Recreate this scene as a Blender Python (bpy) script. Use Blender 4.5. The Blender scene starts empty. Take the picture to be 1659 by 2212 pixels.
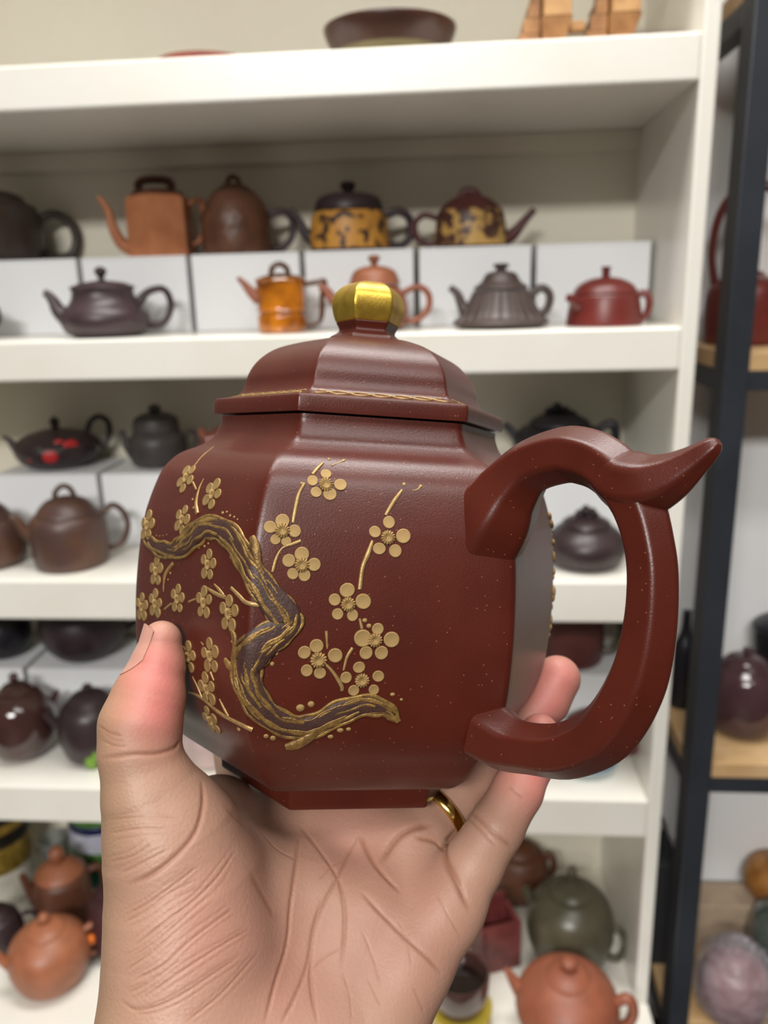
import bpy, bmesh, math, random
import numpy as np
from mathutils import Matrix, Vector
from mathutils.bvhtree import BVHTree

random.seed(7)
S = bpy.context.scene
COL = S.collection
PI = math.pi

# ------------------------------------------------------------------ camera
F = 1760.0                      # focal length in pixels of the 1659 x 2212 frame
CX, CY = 829.5, 1106.0
EYE = Vector((0.0, 0.0, 1.4))   # camera 1.4 m above the floor
# rows: camera right, down, forward in world axes (pitch 15.5 down, yaw 4.8, roll 1.5)
MC = np.array([[0.9967974, 0.0756858, -0.0258172],
               [-0.0045074, -0.2691551, -0.9630863],
               [-0.0798407, 0.9601183, -0.2679519]])
cam = bpy.data.cameras.new('camera')
cam.sensor_fit = 'HORIZONTAL'
cam.sensor_width = 36.0
cam.lens = F / 1659.0 * 36.0
cam.clip_start = 0.01
cam.dof.use_dof = True
cam.dof.focus_distance = 0.192
cam.dof.aperture_fstop = 21.0
cam_o = bpy.data.objects.new('camera', cam)
COL.objects.link(cam_o)
R3 = Matrix((MC[0], -MC[1], -MC[2])).transposed()
cam_o.matrix_world = Matrix.Translation(EYE) @ R3.to_4x4()
S.camera = cam_o

# ------------------------------------------------------------------ world, lights, exposure
w = bpy.data.worlds.new('room_air')
S.world = w
w.use_nodes = True
w.node_tree.nodes['Background'].inputs[0].default_value = (1.0, 0.97, 0.93, 1)
w.node_tree.nodes['Background'].inputs[1].default_value = 0.06

def area(name, loc, size, power, color=(1, 0.98, 0.945), aim=None):
    l = bpy.data.lights.new(name, 'AREA')
    l.shape = 'RECTANGLE'
    l.size, l.size_y = size
    l.energy = power
    l.color = color
    o = bpy.data.objects.new(name, l)
    COL.objects.link(o)
    o.location = loc
    if aim is not None:
        o.rotation_euler = (Vector(aim) - Vector(loc)).to_track_quat('-Z', 'Y').to_euler()
    return o

# ceiling panels of the shop: one above the shelves' aisle, one far behind, and an added fill between them
area('overhead_light', (-0.05, 0.68, 2.78), (1.3, 0.45), 32)
area('overhead_light', (0.35, -0.55, 2.78), (1.2, 0.3), 16)  # fill added to brighten the palm, no known panel of the shop
area('overhead_light', (-0.55, -2.3, 2.78), (1.2, 0.6), 160)

S.view_settings.view_transform = 'Standard'
S.view_settings.look = 'None'
S.view_settings.gamma = 1.0
S.view_settings.use_curve_mapping = False
S.view_settings.exposure = 0.08

# ------------------------------------------------------------------ pixel helpers (photograph -> place)
def ray(u, v):
    return MC.T @ np.array([(u - CX) / F, (v - CY) / F, 1.0])
def at(u, v, Y):
    r = ray(u, v)
    return Vector(r * (Y / r[1])) + EYE
def onz(u, v, z):
    r = ray(u, v)
    return Vector(r * ((z - EYE.z) / r[2])) + EYE
def camdepth(p):
    return float(MC[2] @ (np.array(p) - np.array(EYE)))
def proj(p):
    c = MC @ (np.array(p) - np.array(EYE))
    return CX + F * c[0] / c[2], CY + F * c[1] / c[2]

# ------------------------------------------------------------------ materials
def lin(c):
    return tuple(((x / 255) / 12.92 if x / 255 <= 0.04045 else ((x / 255 + 0.055) / 1.055) ** 2.4) for x in c)
MATS = {}
def mat(name, rgb, rough=0.5, metal=0.0, var=None, vscale=30, bump=0.0, bscale=300, speck=None, sscale=900, slim=0.06,
        coat=0.0, spec=0.5, trans=0.0, bdist=0.001, coords='Object', alpha=1.0):
    """procedural material: base colour, colour variation (var), grain bump and light specks"""
    if name in MATS:
        return MATS[name]
    m = bpy.data.materials.new(name)
    m.use_nodes = True
    nt = m.node_tree
    N, L = nt.nodes, nt.links
    b = N['Principled BSDF']
    b.inputs['Roughness'].default_value = rough
    b.inputs['Metallic'].default_value = metal
    b.inputs['Specular IOR Level'].default_value = spec
    b.inputs['Coat Weight'].default_value = coat
    b.inputs['Coat Roughness'].default_value = 0.12
    b.inputs['Transmission Weight'].default_value = trans
    b.inputs['Alpha'].default_value = alpha
    tc = N.new('ShaderNodeTexCoord')
    src = tc.outputs[coords]
    col = lin(rgb) + (1,)
    nz = N.new('ShaderNodeTexNoise')
    nz.inputs['Scale'].default_value = vscale
    nz.inputs['Detail'].default_value = 5
    L.new(src, nz.inputs['Vector'])
    mx = N.new('ShaderNodeMix')
    mx.data_type = 'RGBA'
    mx.inputs[6].default_value = col
    c2 = var if var else tuple(max(0, x * 0.9) for x in rgb)
    mx.inputs[7].default_value = lin(c2) + (1,)
    rp = N.new('ShaderNodeValToRGB')
    rp.color_ramp.elements[0].position = 0.38
    rp.color_ramp.elements[1].position = 0.66
    L.new(nz.outputs['Fac'], rp.inputs[0])
    L.new(rp.outputs[0], mx.inputs[0])
    out = mx.outputs[2]
    if speck:
        vo = N.new('ShaderNodeTexVoronoi')
        vo.inputs['Scale'].default_value = sscale
        L.new(src, vo.inputs['Vector'])
        wn = N.new('ShaderNodeTexWhiteNoise')
        L.new(vo.outputs['Color'], wn.inputs['Vector'])
        lt = N.new('ShaderNodeMath'); lt.operation = 'LESS_THAN'
        lt.inputs[1].default_value = 0.24
        L.new(vo.outputs['Distance'], lt.inputs[0])
        l2 = N.new('ShaderNodeMath'); l2.operation = 'LESS_THAN'
        l2.inputs[1].default_value = slim
        L.new(wn.outputs['Value'], l2.inputs[0])
        mu = N.new('ShaderNodeMath'); mu.operation = 'MULTIPLY'
        L.new(lt.outputs[0], mu.inputs[0]); L.new(l2.outputs[0], mu.inputs[1])
        m2 = N.new('ShaderNodeMix'); m2.data_type = 'RGBA'
        L.new(mu.outputs[0], m2.inputs[0])
        L.new(out, m2.inputs[6])
        m2.inputs[7].default_value = lin(speck) + (1,)
        out = m2.outputs[2]
    L.new(out, b.inputs['Base Color'])
    if bump:
        bn = N.new('ShaderNodeTexNoise')
        bn.inputs['Scale'].default_value = bscale
        bn.inputs['Detail'].default_value = 4
        L.new(src, bn.inputs['Vector'])
        bp = N.new('ShaderNodeBump')
        bp.inputs['Strength'].default_value = bump
        bp.inputs['Distance'].default_value = bdist
        L.new(bn.outputs['Fac'], bp.inputs['Height'])
        L.new(bp.outputs[0], b.inputs['Normal'])
    MATS[name] = m
    return m

# ------------------------------------------------------------------ object helpers
def tag(o, label=None, cat=None, group=None, kind=None):
    if label: o['label'] = label
    if cat: o['category'] = cat
    if group: o['group'] = group
    if kind: o['kind'] = kind
    return o
def empty(name, loc, label=None, cat=None, group=None, rz=0.0, kind=None):
    o = bpy.data.objects.new(name, None)
    o.empty_display_size = 0.02
    COL.objects.link(o)
    o.location = loc
    o.rotation_euler = (0, 0, rz)
    return tag(o, label, cat, group, kind)
def meshobj(name, verts, faces, material, parent=None, smooth=True, mats=None, fmat=None, sharp=None):
    me = bpy.data.meshes.new(name)
    me.from_pydata([tuple(v) for v in verts], [], faces)
    me.validate()
    if smooth:
        me.polygons.foreach_set('use_smooth', [True] * len(me.polygons))
    for mm in (mats or [material]):
        me.materials.append(mm)
    if fmat:
        me.polygons.foreach_set('material_index', fmat)
    if sharp is not None:
        me.set_sharp_from_angle(angle=math.radians(sharp))
    me.update()
    o = bpy.data.objects.new(name, me)
    COL.objects.link(o)
    if parent is not None:
        o.parent = parent
    return o
def bm_obj(name, bm, material, parent=None, smooth=False):
    me = bpy.data.meshes.new(name)
    bmesh.ops.recalc_face_normals(bm, faces=bm.faces)
    bm.to_mesh(me); bm.free()
    if smooth:
        me.polygons.foreach_set('use_smooth', [True] * len(me.polygons))
        me.set_sharp_from_angle(angle=math.radians(40))
    me.materials.append(material)
    o = bpy.data.objects.new(name, me)
    COL.objects.link(o)
    if parent is not None:
        o.parent = parent
    return o
def box(name, x0, x1, y0, y1, z0, z1, material, parent=None, bev=0.0015, off=(0, 0, 0)):
    bm = bmesh.new()
    bmesh.ops.create_cube(bm, size=1)
    ox, oy, oz = off
    for v in bm.verts:
        v.co = Vector(((x0 + x1) / 2 + v.co.x * (x1 - x0) - ox, (y0 + y1) / 2 + v.co.y * (y1 - y0) - oy,
                       (z0 + z1) / 2 + v.co.z * (z1 - z0) - oz))
    if bev:
        bmesh.ops.bevel(bm, geom=bm.edges[:], offset=bev, segments=2, affect='EDGES', profile=0.5)
    return bm_obj(name, bm, material, parent, smooth=False)
def catmull(pts, n):
    """dense smooth polyline through pts (any dimension)"""
    P = [np.array(p, float) for p in pts]
    if len(P) < 3:
        return [P[0] + (P[-1] - P[0]) * i / n for i in range(n + 1)]
    P = [2 * P[0] - P[1]] + P + [2 * P[-1] - P[-2]]
    out = []
    for i in range(1, len(P) - 2):
        a, b, c, d = P[i - 1:i + 3]
        for k in range(n):
            t = k / n
            out.append(0.5 * (2 * b + (c - a) * t + (2 * a - 5 * b + 4 * c - d) * t * t + (3 * b - a - 3 * c + d) * t ** 3))
    out.append(P[-2])
    return out
def lathe_data(prof, seg=32, cap=True, squash=1.0, hexa=False, rot=0.0):
    V, Fc = [], []
    n = len(prof)
    for r, h in prof:
        for k in range(seg):
            a = 2 * PI * k / seg + rot
            V.append((r * math.cos(a), r * math.sin(a) * squash, h))
    for i in range(n - 1):
        for k in range(seg):
            k2 = (k + 1) % seg
            Fc.append((i * seg + k, i * seg + k2, (i + 1) * seg + k2, (i + 1) * seg + k))
    if cap:
        Fc.append(tuple(reversed(range(seg))))
        Fc.append(tuple((n - 1) * seg + k for k in range(seg)))
    return V, Fc
def lathe(name, prof, material, parent=None, seg=32, sm=4, squash=1.0, sharp=38, rot=0.0):
    p = catmull(prof, sm) if sm > 1 else prof
    p = [(max(1e-5, x[0]), x[1]) for x in p]
    V, Fc = lathe_data(p, seg, True, squash, rot=rot)
    return meshobj(name, V, Fc, material, parent, sharp=sharp)
def tube_data(pts, rad, seg=10, flat=1.0, up=None):
    """tube through 3D pts with radius list; returns verts, faces"""
    P = [np.array(p, float) for p in pts]
    n = len(P)
    V, Fc = [], []
    T = []
    for i in range(n):
        t = P[min(i + 1, n - 1)] - P[max(i - 1, 0)]
        T.append(t / (np.linalg.norm(t) + 1e-12))
    u = np.array(up if up is not None else (0.0, 1.0, 0.0))
    if up is None and abs(T[0] @ u) > 0.9:
        u = np.array((1.0, 0, 0))
    for i in range(n):
        u = u - T[i] * (T[i] @ u)
        u /= np.linalg.norm(u) + 1e-12
        wv = np.cross(T[i], u)
        for k in range(seg):
            a = 2 * PI * k / seg
            V.append(P[i] + rad[i] * (u * math.cos(a) * flat + wv * math.sin(a)))
    for i in range(n - 1):
        for k in range(seg):
            k2 = (k + 1) % seg
            Fc.append((i * seg + k, i * seg + k2, (i + 1) * seg + k2, (i + 1) * seg + k))
    Fc.append(tuple(reversed(range(seg))))
    Fc.append(tuple((n - 1) * seg + k for k in range(seg)))
    return V, Fc
def tube(name, pts4, material, parent=None, seg=10, sm=5, flat=1.0, up=None, sharp=50):
    """pts4: (x,y,z,r) control points"""
    C = catmull(pts4, sm) if sm > 1 else [np.array(p, float) for p in pts4]
    V, Fc = tube_data([c[:3] for c in C], [max(1e-5, c[3]) for c in C], seg, flat, up)
    return meshobj(name, V, Fc, material, parent, sharp=sharp)

# ================================================================== the room
M_wall = mat('wall_paint', (226, 224, 218), 0.7, var=(218, 216, 210), vscale=3, bump=0.15, bscale=160)
M_floor = mat('floor_tiles', (66, 54, 44), 0.5, var=(56, 46, 38), vscale=6)
M_ceil = mat('ceiling_paint', (238, 236, 230), 0.8)
def wallbox(name, *b):
    return tag(box(name, *b, M_wall, bev=0), kind='structure')
wallbox('wall_back', -2.6, 2.6, 1.36, 1.44, 0, 2.8)
tag(box('floor', -2.6, 2.6, -4.6, 1.44, -0.08, 0, M_floor, bev=0), kind='structure')
tag(box('ceiling', -2.6, 2.6, -4.6, 1.44, 2.8, 2.88, M_ceil, bev=0), kind='structure')

# ================================================================== the display shelving
M_shelf = mat('cream_gloss_paint', (238, 235, 226), 0.28, var=(234, 230, 219), vscale=9, bump=0.35, bscale=240, bdist=0.0006, coat=0.15)
M_back = mat('cream_back_board', (232, 226, 208), 0.5, var=(227, 220, 201), vscale=5)
XP0, XP1 = 0.2725, 0.2915          # right side panel
XL = -1.02                         # left end, outside the frame
YF, YB = 1.0, 1.29                 # front and back of the shelving
ZB = [(1.605, 1.6534), (1.2941, 1.3443), (0.9696, 1.0265), (0.6453, 0.7048)]   # boards, top one first
ZC = 0.356                         # base counter top
shelf = empty('display_shelf', (-0.37, 1.15, 0), 'cream painted shop shelving full of teapots, behind the raised hand', 'shelf')
so = (-0.37, 1.15, 0)
for z0, z1 in ZB:
    box('shelf_board', XL, XP0, YF, YB, z0, z1, M_shelf, shelf, 0.003, so)
box('shelf_board', XL, XP0, YF, YB, 1.985, 2.03, M_shelf, shelf, 0.003, so)
box('side_panel', XP0, XP1, YF - 0.001, YB + 0.012, ZC, 2.06, M_shelf, shelf, 0.003, so)
box('side_panel', XL - 0.02, XL, YF - 0.001, YB + 0.012, ZC, 2.06, M_shelf, shelf, 0.003, so)
box('back_panel', XL, XP0, YB, YB + 0.012, ZC, 2.06, M_back, shelf, 0, so)
box('back_strip', XL, XP0, YB - 0.012, YB - 0.0005, 1.578, 1.6045, M_back, shelf, 0.001, so)
box('back_strip', XL, XP0, YB - 0.012, YB - 0.0005, 1.268, 1.2936, M_back, shelf, 0.001, so)
box('base_cabinet', XL - 0.02, XP1 + 0.001, 0.80, YB + 0.012, 0.0, ZC - 0.03, M_shelf, shelf, 0.003, so)
box('counter_top', XL - 0.02, XP1 + 0.002, 0.78, YB + 0.012, ZC - 0.0295, ZC, M_shelf, shelf, 0.004, so)

# white acrylic step risers: six to a level
M_acr = mat('white_acrylic', (244, 245, 247), 0.38, var=(241, 242, 244), vscale=2, spec=0.5)
RZ = {}
def risers(zb, h, yf, lines, level):
    RZ[level] = (zb + h, yf)
    names = ['far left', 'second from left', 'third from left', 'fourth from left', 'fifth from left', 'rightmost']
    for i in range(len(lines) - 1):
        x0, x1 = lines[i] + 0.0042, lines[i + 1] - 0.0042
        e = empty('display_riser', ((x0 + x1) / 2, yf, zb + 0.0005),
                  'white acrylic step riser, %s on the %s shelf' % (names[i], level), 'display riser', 'white acrylic step risers')
        o = ((x0 + x1) / 2, yf, zb + 0.0005)
        t = 0.003
        box('top_panel', x0, x1, yf, YB - 0.014, zb + h - t, zb + h, M_acr, e, 0.0006, o)
        box('front_panel', x0, x1, yf, yf + t, zb + 0.0005, zb + h - t - 0.0002, M_acr, e, 0.0004, o)
        box('side_panel', x0, x0 + t, yf + t + 0.0002, YB - 0.014, zb + 0.0005, zb + h - t - 0.0002, M_acr, e, 0.0004, o)
        box('side_panel', x1 - t, x1, yf + t + 0.0002, YB - 0.014, zb + 0.0005, zb + h - t - 0.0002, M_acr, e, 0.0004, o)
YR = 1.155
def xs(us, v, y=YR):
    return [at(u, v, y).x for u in us]
risers(ZB[1][1], 0.103, YR, xs([-62, 176, 412, 655, 900, 1152, 1408], 620), 'upper')
risers(ZB[2][1], 0.112, YR, xs([-8, 220, 455, 690, 930, 1165, 1392], 1090), 'middle')
risers(ZB[3][1], 0.112, YR, xs([-170, 62, 290, 560, 800, 1050, 1372], 1500), 'lower')

# ================================================================== the black rack at the right
M_blk = mat('black_steel', (46, 50, 57), 0.34, var=(40, 44, 50), vscale=12, bump=0.1, bscale=300)
M_ply = mat('pale_wood_board', (205, 172, 128), 0.5, var=(188, 152, 106), vscale=14)
RX0, RY0 = 0.331, 1.02
rack = empty('steel_rack', (0.75, 1.17, 0), 'black steel rack with pale wood boards at the right edge', 'rack')
ro = (0.75, 1.17, 0)
box('post', RX0, RX0 + 0.030, RY0, RY0 + 0.042, 0, 2.3, M_blk, rack, 0.002, ro)
box('post', RX0 + 0.062, RX0 + 0.092, 1.235, 1.262, 0, 2.3, M_blk, rack, 0.002, ro)
box('post', 1.15, 1.192, RY0, RY0 + 0.042, 0, 2.3, M_blk, rack, 0.002, ro)
box('post', 1.15, 1.18, 1.235, 1.262, 0, 2.3, M_blk, rack, 0.002, ro)
box('back_panel', 0.2955, 1.195, 1.263, 1.272, 0.05, 2.3, mat('white_back_board', (247, 247, 247), 0.5, var=(245, 245, 245)), rack, 0.001, ro)
RS = []
for zt in (at(1650, 762, RY0).z, at(1650, 1655, RY0).z, 0.30, at(1580, -20, 1.1).z):
    RS.append(zt)
    box('wood_board', RX0 + 0.002, 1.19, RY0 + 0.0425, 1.2345, zt - 0.022, zt, M_ply, rack, 0.001, ro)
    box('beam', RX0 + 0.0305, 1.1495, RY0 + 0.004, RY0 + 0.042, zt - 0.046, zt - 0.0225, M_blk, rack, 0.001, ro)
    box('wood_edge', RX0 + 0.0305, 1.1495, RY0 + 0.004, RY0 + 0.042, zt - 0.022, zt, M_ply, rack, 0.001, ro)
    box('side_beam', RX0, RX0 + 0.025, RY0 + 0.0425, 1.2345, zt - 0.048, zt - 0.0225, M_blk, rack, 0.001, ro)

# ================================================================== teapots on the shelves
def clay(name, rgb, rough=0.42, var=None, **k):
    return mat(name, rgb, rough, var=var, vscale=k.pop('vscale', 40), bump=k.pop('bump', 0.12), bscale=k.pop('bscale', 500), **k)
def scales(p):
    sx = camdepth(p) / F
    v0 = proj(p)[1]; v1 = proj(p + Vector((0, 0, 0.01)))[1]
    return sx, 0.01 / (v0 - v1)
def teapot(name, label, u, v, Y, z, body, m, lid=None, lid_m=None, knob=None, knob_m=None, spout=None, spout_m=None,
           handle=None, handle_m=None, ring=None, group='teapots on the shelves', seg=36, rz=0.0, cat='teapot', sharp=38, rot=0.0, kz=1.0):
    """body/lid/knob: lathe profiles, spout/handle: paths, in photo pixels about the foot's centre"""
    p = at(u, v, Y)
    p = Vector((p.x, Y, z + 0.0004))
    sx, sz = scales(p)
    sz *= kz
    sx *= math.cos(math.atan((u - CX) / F))
    e = empty(name, p, label, cat, group, rz + math.atan2(-p.x, Y))
    P = lambda pr: [(r * sx, h * sz) for r, h in pr]
    T = lambda pt: [(q[0] * sx, (q[3] * sx if len(q) > 3 else 0), q[1] * sz, q[2] * sx) for q in pt]
    e['_s'] = (sx, sz)
    lathe('body', P(body), m, e, seg, 1 if seg < 12 else 4, sharp=sharp, rot=rot)
    if lid: lathe('lid', P(lid), lid_m or m, e, seg, 1 if seg < 12 else 4, sharp=sharp, rot=rot)
    if knob: lathe('knob', P(knob), knob_m or lid_m or m, e, 18, 3)
    if ring: tube('knob', T(ring), knob_m or lid_m or m, e, 8, 5)
    if spout: tube('spout', T(spout), spout_m or m, e, 12, 5)
    if handle: tube('handle', T(handle), handle_m or m, e, 10, 6)
    del e['_s']
    return e, sx, sz

c_gray = clay('grey_brown_clay', (66, 58, 54), 0.4, var=(58, 44, 34), vscale=25)
c_orange = clay('orange_clay', (188, 122, 82), 0.5, var=(174, 108, 70))
c_dkor = clay('dark_orange_clay', (96, 56, 38), 0.5)
c_brown = clay('brown_clay', (104, 68, 48), 0.38, var=(86, 54, 38), bump=0.5, bscale=90, bdist=0.004)
c_black = clay('black_purple_clay', (52, 38, 42), 0.42)
c_dkred = clay('dark_red_clay', (88, 42, 40), 0.42)
c_purple = clay('purple_brown_clay', (68, 52, 56), 0.38)
c_terra = clay('terracotta_clay', (152, 88, 64), 0.45)
c_rib = clay('ash_brown_clay', (76, 62, 58), 0.42)
c_red = clay('red_clay', (108, 40, 34), 0.36)
c_slate = clay('slate_clay', (74, 68, 66), 0.45)
c_dark = clay('dark_plum_clay', (58, 44, 46), 0.36)
c_choc = clay('chocolate_clay', (80, 58, 54), 0.4, var=(96, 66, 48), vscale=18)
c_maroon = clay('maroon_clay', (92, 44, 40), 0.42)
c_night = clay('night_clay', (34, 32, 38), 0.35)
c_gloss = clay('glossy_brown_glaze', (72, 46, 42), 0.1, coat=0.6)
c_tan = clay('tan_clay', (160, 98, 68), 0.42)
c_pink = clay('pale_pink_glaze', (205, 180, 176), 0.25)
c_olive = clay('olive_clay', (70, 66, 50), 0.32, var=(84, 79, 62), vscale=20)

# gold band with dark motif for the black-and-gold pot
def motif(name, base, dark, scale, lo=0.5, hi=0.56, rough=0.45, metal=0.0):
    m = mat(name, base, rough, metal)
    nt = m.node_tree
    rp = [n for n in nt.nodes if n.type == 'VALTORGB'][0]
    rp.color_ramp.elements[0].position = lo; rp.color_ramp.elements[1].position = hi
    nz = [n for n in nt.nodes if n.type == 'TEX_NOISE'][0]
    nz.inputs['Scale'].default_value = scale
    nz.inputs['Detail'].default_value = 3
    mx = [n for n in nt.nodes if n.type == 'MIX'][0]
    mx.inputs[7].default_value = lin(dark) + (1,)
    return m
m_goldmotif = motif('gold_motif_slip', (205, 146, 62), (66, 46, 36), 75, 0.52, 0.58)
m_dragon = motif('gold_relief_slip', (78, 48, 40), (196, 156, 88), 60, 0.46, 0.54)

ZU, ZM, ZL = RZ['upper'][0], RZ['middle'][0], RZ['lower'][0]
YBk = 1.222
# --- upper shelf, back row
teapot('teapot', 'large grey-brown teapot cut by the left edge, thick grey loop handle', -8, 545, YBk, ZU,
       [(88, 0), (104, 14), (112, 50), (110, 90), (100, 118)], c_gray,
       lid=[(98, 119), (84, 124), (70, 140), (42, 150), (10, 153)], knob=[(12, 152), (16, 162), (12, 172), (1, 175)],
       handle=[(104, 92, 12), (140, 104, 11), (176, 84, 11), (184, 46, 11), (166, 14, 11), (134, 10, 10), (106, 16, 10)])
teapot('teapot', 'tall orange hexagonal teapot with long S-shaped spout and bridge knob', 352, 545, YBk, ZU,
       [(74, 0), (75, 3), (72, 120), (66, 128), (58, 131)], c_orange, seg=6, sharp=20, rot=0.25,
       lid=[(57, 132), (54, 139), (40, 143), (4, 145)], lid_m=c_dkor,
       ring=[(-38, 140, 9), (-38, 156, 9), (-20, 164, 9), (16, 164, 9), (30, 156, 9), (30, 140, 9)],
       spout=[(-58, 16, 15), (-84, 30, 14), (-100, 62, 11), (-106, 96, 8), (-116, 118, 6), (-126, 128, 5)],
       handle=[(60, 112, 7), (90, 122, 6), (96, 90, 6), (86, 40, 6), (60, 22, 6)])
teapot('teapot', 'brown dome teapot with carved relief and a ring knob', 514, 541, YBk, ZU,
       [(68, 0), (75, 8), (77, 45), (74, 80), (62, 112), (46, 132), (38, 138)], c_brown,
       lid=[(37, 139), (28, 146), (14, 151), (3, 152)],
       ring=[(-13, 148, 6), (-10, 160, 6), (0, 166, 6), (10, 160, 6), (13, 148, 6)],
       handle=[(70, 84, 8), (104, 92, 8), (122, 72, 8), (118, 36, 8), (96, 14, 8), (70, 12, 8)], handle_m=c_purple)
e, sx, sz = teapot('teapot', 'black and gold teapot with a dark domed lid on the upper riser', 756, 535, YBk, ZU,
       [(80, 0), (82, 4), (84, 9), (84, 10)], c_black,
       lid=[(72, 86), (73, 92), (66, 112), (46, 122), (14, 126), (8, 127)],
       knob=[(9, 126), (14, 134), (17, 142), (12, 148), (1, 150)],
       spout=[(-74, 20, 13), (-92, 40, 11), (-108, 72, 8), (-124, 94, 6)],
       handle=[(78, 76, 9), (108, 84, 9), (130, 66, 9), (130, 30, 9), (108, 10, 9), (78, 14, 9)])
lathe('gold_band', [(85.5 * sx, 8 * sz), (85.5 * sx, 10 * sz), (84.5 * sx, 50 * sz), (79 * sx, 78 * sz), (74 * sx, 85 * sz)], m_goldmotif, e, 40, 3)
e, sx, sz = teapot('teapot', 'dark red teapot with gold relief, spout turned to the right', 1016, 528, YBk, ZU,
       [(66, 0), (72, 3), (76, 6), (76, 8)], c_dkred,
       lid=[(66, 82), (60, 90), (42, 104), (22, 112), (4, 114)],
       handle=[(-70, 66, 7), (-100, 74, 7), (-120, 56, 7), (-116, 26, 7), (-92, 12, 7), (-70, 14, 7)],
       spout=[(66, 16, 17), (90, 26, 13), (114, 54, 9), (136, 78, 7)])
lathe('relief_band', [(77 * sx, 6 * sz), (77.5 * sx, 8 * sz), (77 * sx, 40 * sz), (71 * sx, 74 * sz), (67 * sx, 81 * sz)], m_dragon, e, 40, 3)
tube('knob', [(-22 * sx, 0, 108 * sz, 8 * sx), (-10 * sx, 0, 122 * sz, 9 * sx), (8 * sx, 0, 118 * sz, 9 * sx), (20 * sx, 0, 108 * sz, 7 * sx)], c_dkred, e, 10, 4)

# --- upper shelf, front row
YFr = 1.075
Z2 = ZB[1][1]
teapot('teapot', 'dark purple squat teapot with a flared collar, left on the upper shelf front', 232, 720, YFr, Z2,
       [(68, 0), (88, 10), (98, 32), (94, 52), (78, 68), (70, 80), (67, 96), (71, 104), (66, 107)], c_purple,
       lid=[(64, 107), (48, 113), (20, 117), (9, 118)],
       knob=[(9, 117), (7, 124), (13, 134), (12, 142), (3, 147)],
       spout=[(-74, 36, 24), (-96, 56, 17), (-106, 78, 12), (-116, 92, 9), (-124, 96, 7)],
       handle=[(72, 66, 12), (96, 90, 9), (126, 98, 8), (142, 86, 8), (146, 56, 8), (126, 24, 8), (96, 20, 9), (78, 28, 9)])
m_amber = mat('amber_glaze', (196, 118, 26), 0.08, var=(120, 62, 14), vscale=32, coat=0.7)
m_amberd = mat('amber_dark_glaze', (92, 52, 20), 0.12, coat=0.6)
teapot('teapot', 'amber glazed bamboo-shaped teapot on the upper shelf', 612, 719, YFr, Z2,
       [(46, 0), (52, 5), (53, 34), (49, 42), (55, 47), (52, 54), (53, 104), (56, 110), (54, 114)], m_amber,
       lid=[(52, 114), (40, 119), (20, 124), (4, 126)], lid_m=m_amberd,
       ring=[(-20, 122, 6), (-14, 138, 6), (0, 144, 6), (14, 136, 6), (18, 122, 6)],
       spout=[(-46, 70, 14), (-62, 86, 11), (-78, 106, 7), (-90, 118, 4)], spout_m=c_terra,
       handle=[(50, 100, 6), (78, 104, 6), (94, 104, 7), (88, 76, 6), (86, 40, 6), (78, 18, 5), (52, 12, 5)], handle_m=m_amberd)
teapot('teapot', 'terracotta round teapot partly behind the gold knob', 812, 712, YFr, Z2,
       [(52, 0), (64, 10), (70, 36), (66, 66), (54, 88), (50, 96)], c_terra,
       lid=[(54, 97), (54, 101), (44, 124), (24, 134), (8, 136)], lid_m=c_tan,
       knob=[(8, 135), (8, 144), (13, 150), (10, 157), (1, 159)],
       spout=[(-60, 46, 16), (-88, 66, 12), (-104, 88, 9), (-118, 98, 7)],
       handle=[(60, 78, 7), (92, 90, 7), (114, 74, 7), (114, 44, 7), (90, 20, 7), (62, 18, 7)])
e, sx, sz = teapot('teapot', 'ash-brown ribbed teapot with a wide flared foot', 1081, 706, YFr, Z2,
       [(84, 0), (100, 6), (104, 14), (88, 24), (72, 50), (58, 76), (55, 80)], c_rib,
       lid=[(58, 81), (58, 86), (42, 98), (32, 114), (14, 120)],
       knob=[(12, 119), (10, 124), (16, 128), (16, 134), (2, 136)],
       spout=[(-66, 20, 20), (-82, 46, 12), (-94, 74, 9), (-110, 88, 7)],
       handle=[(60, 66, 10), (86, 82, 9), (104, 66, 9), (98, 36, 9), (74, 22, 9)])
for k in range(24):                           # raised ribs around the body
    a = 2 * PI * k / 24
    tube('rib', [((r * sx) * math.cos(a), (r * sx) * math.sin(a), h * sz, 3.2 * sx) for r, h in ((96, 16), (86, 25), (71, 50), (57, 77))], c_rib, e, 6, 3)
teapot('teapot', 'brick red teapot with a stick knob, rightmost on the upper shelf front', 1304, 703, YFr, Z2,
       [(80, 0), (83, 3), (80, 30), (74, 58), (70, 66)], c_red,
       lid=[(70, 67), (70, 70), (58, 86), (34, 98), (10, 102)],
       knob=[(9, 101), (9, 118), (11, 122), (9, 124)],
       spout=[(-54, 46, 16, -50), (-66, 56, 11, -62), (-78, 62, 8, -70)],
       handle=[(66, 62, 9, -8), (86, 66, 8, -10), (94, 46, 8, -12), (88, 20, 8, -10), (72, 10, 8, -8)])
teapot('teapot', 'dark grey teapot just showing at the left frame edge', -72, 734, YFr, Z2,
       [(50, 0), (68, 12), (74, 40), (60, 74), (40, 84)], c_slate, lid=[(40, 85), (30, 96), (6, 100)], knob=[(6, 99), (9, 108), (1, 112)],
       handle=[(60, 66, 6), (76, 66, 5), (80, 40, 5), (64, 20, 5)])

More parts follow.
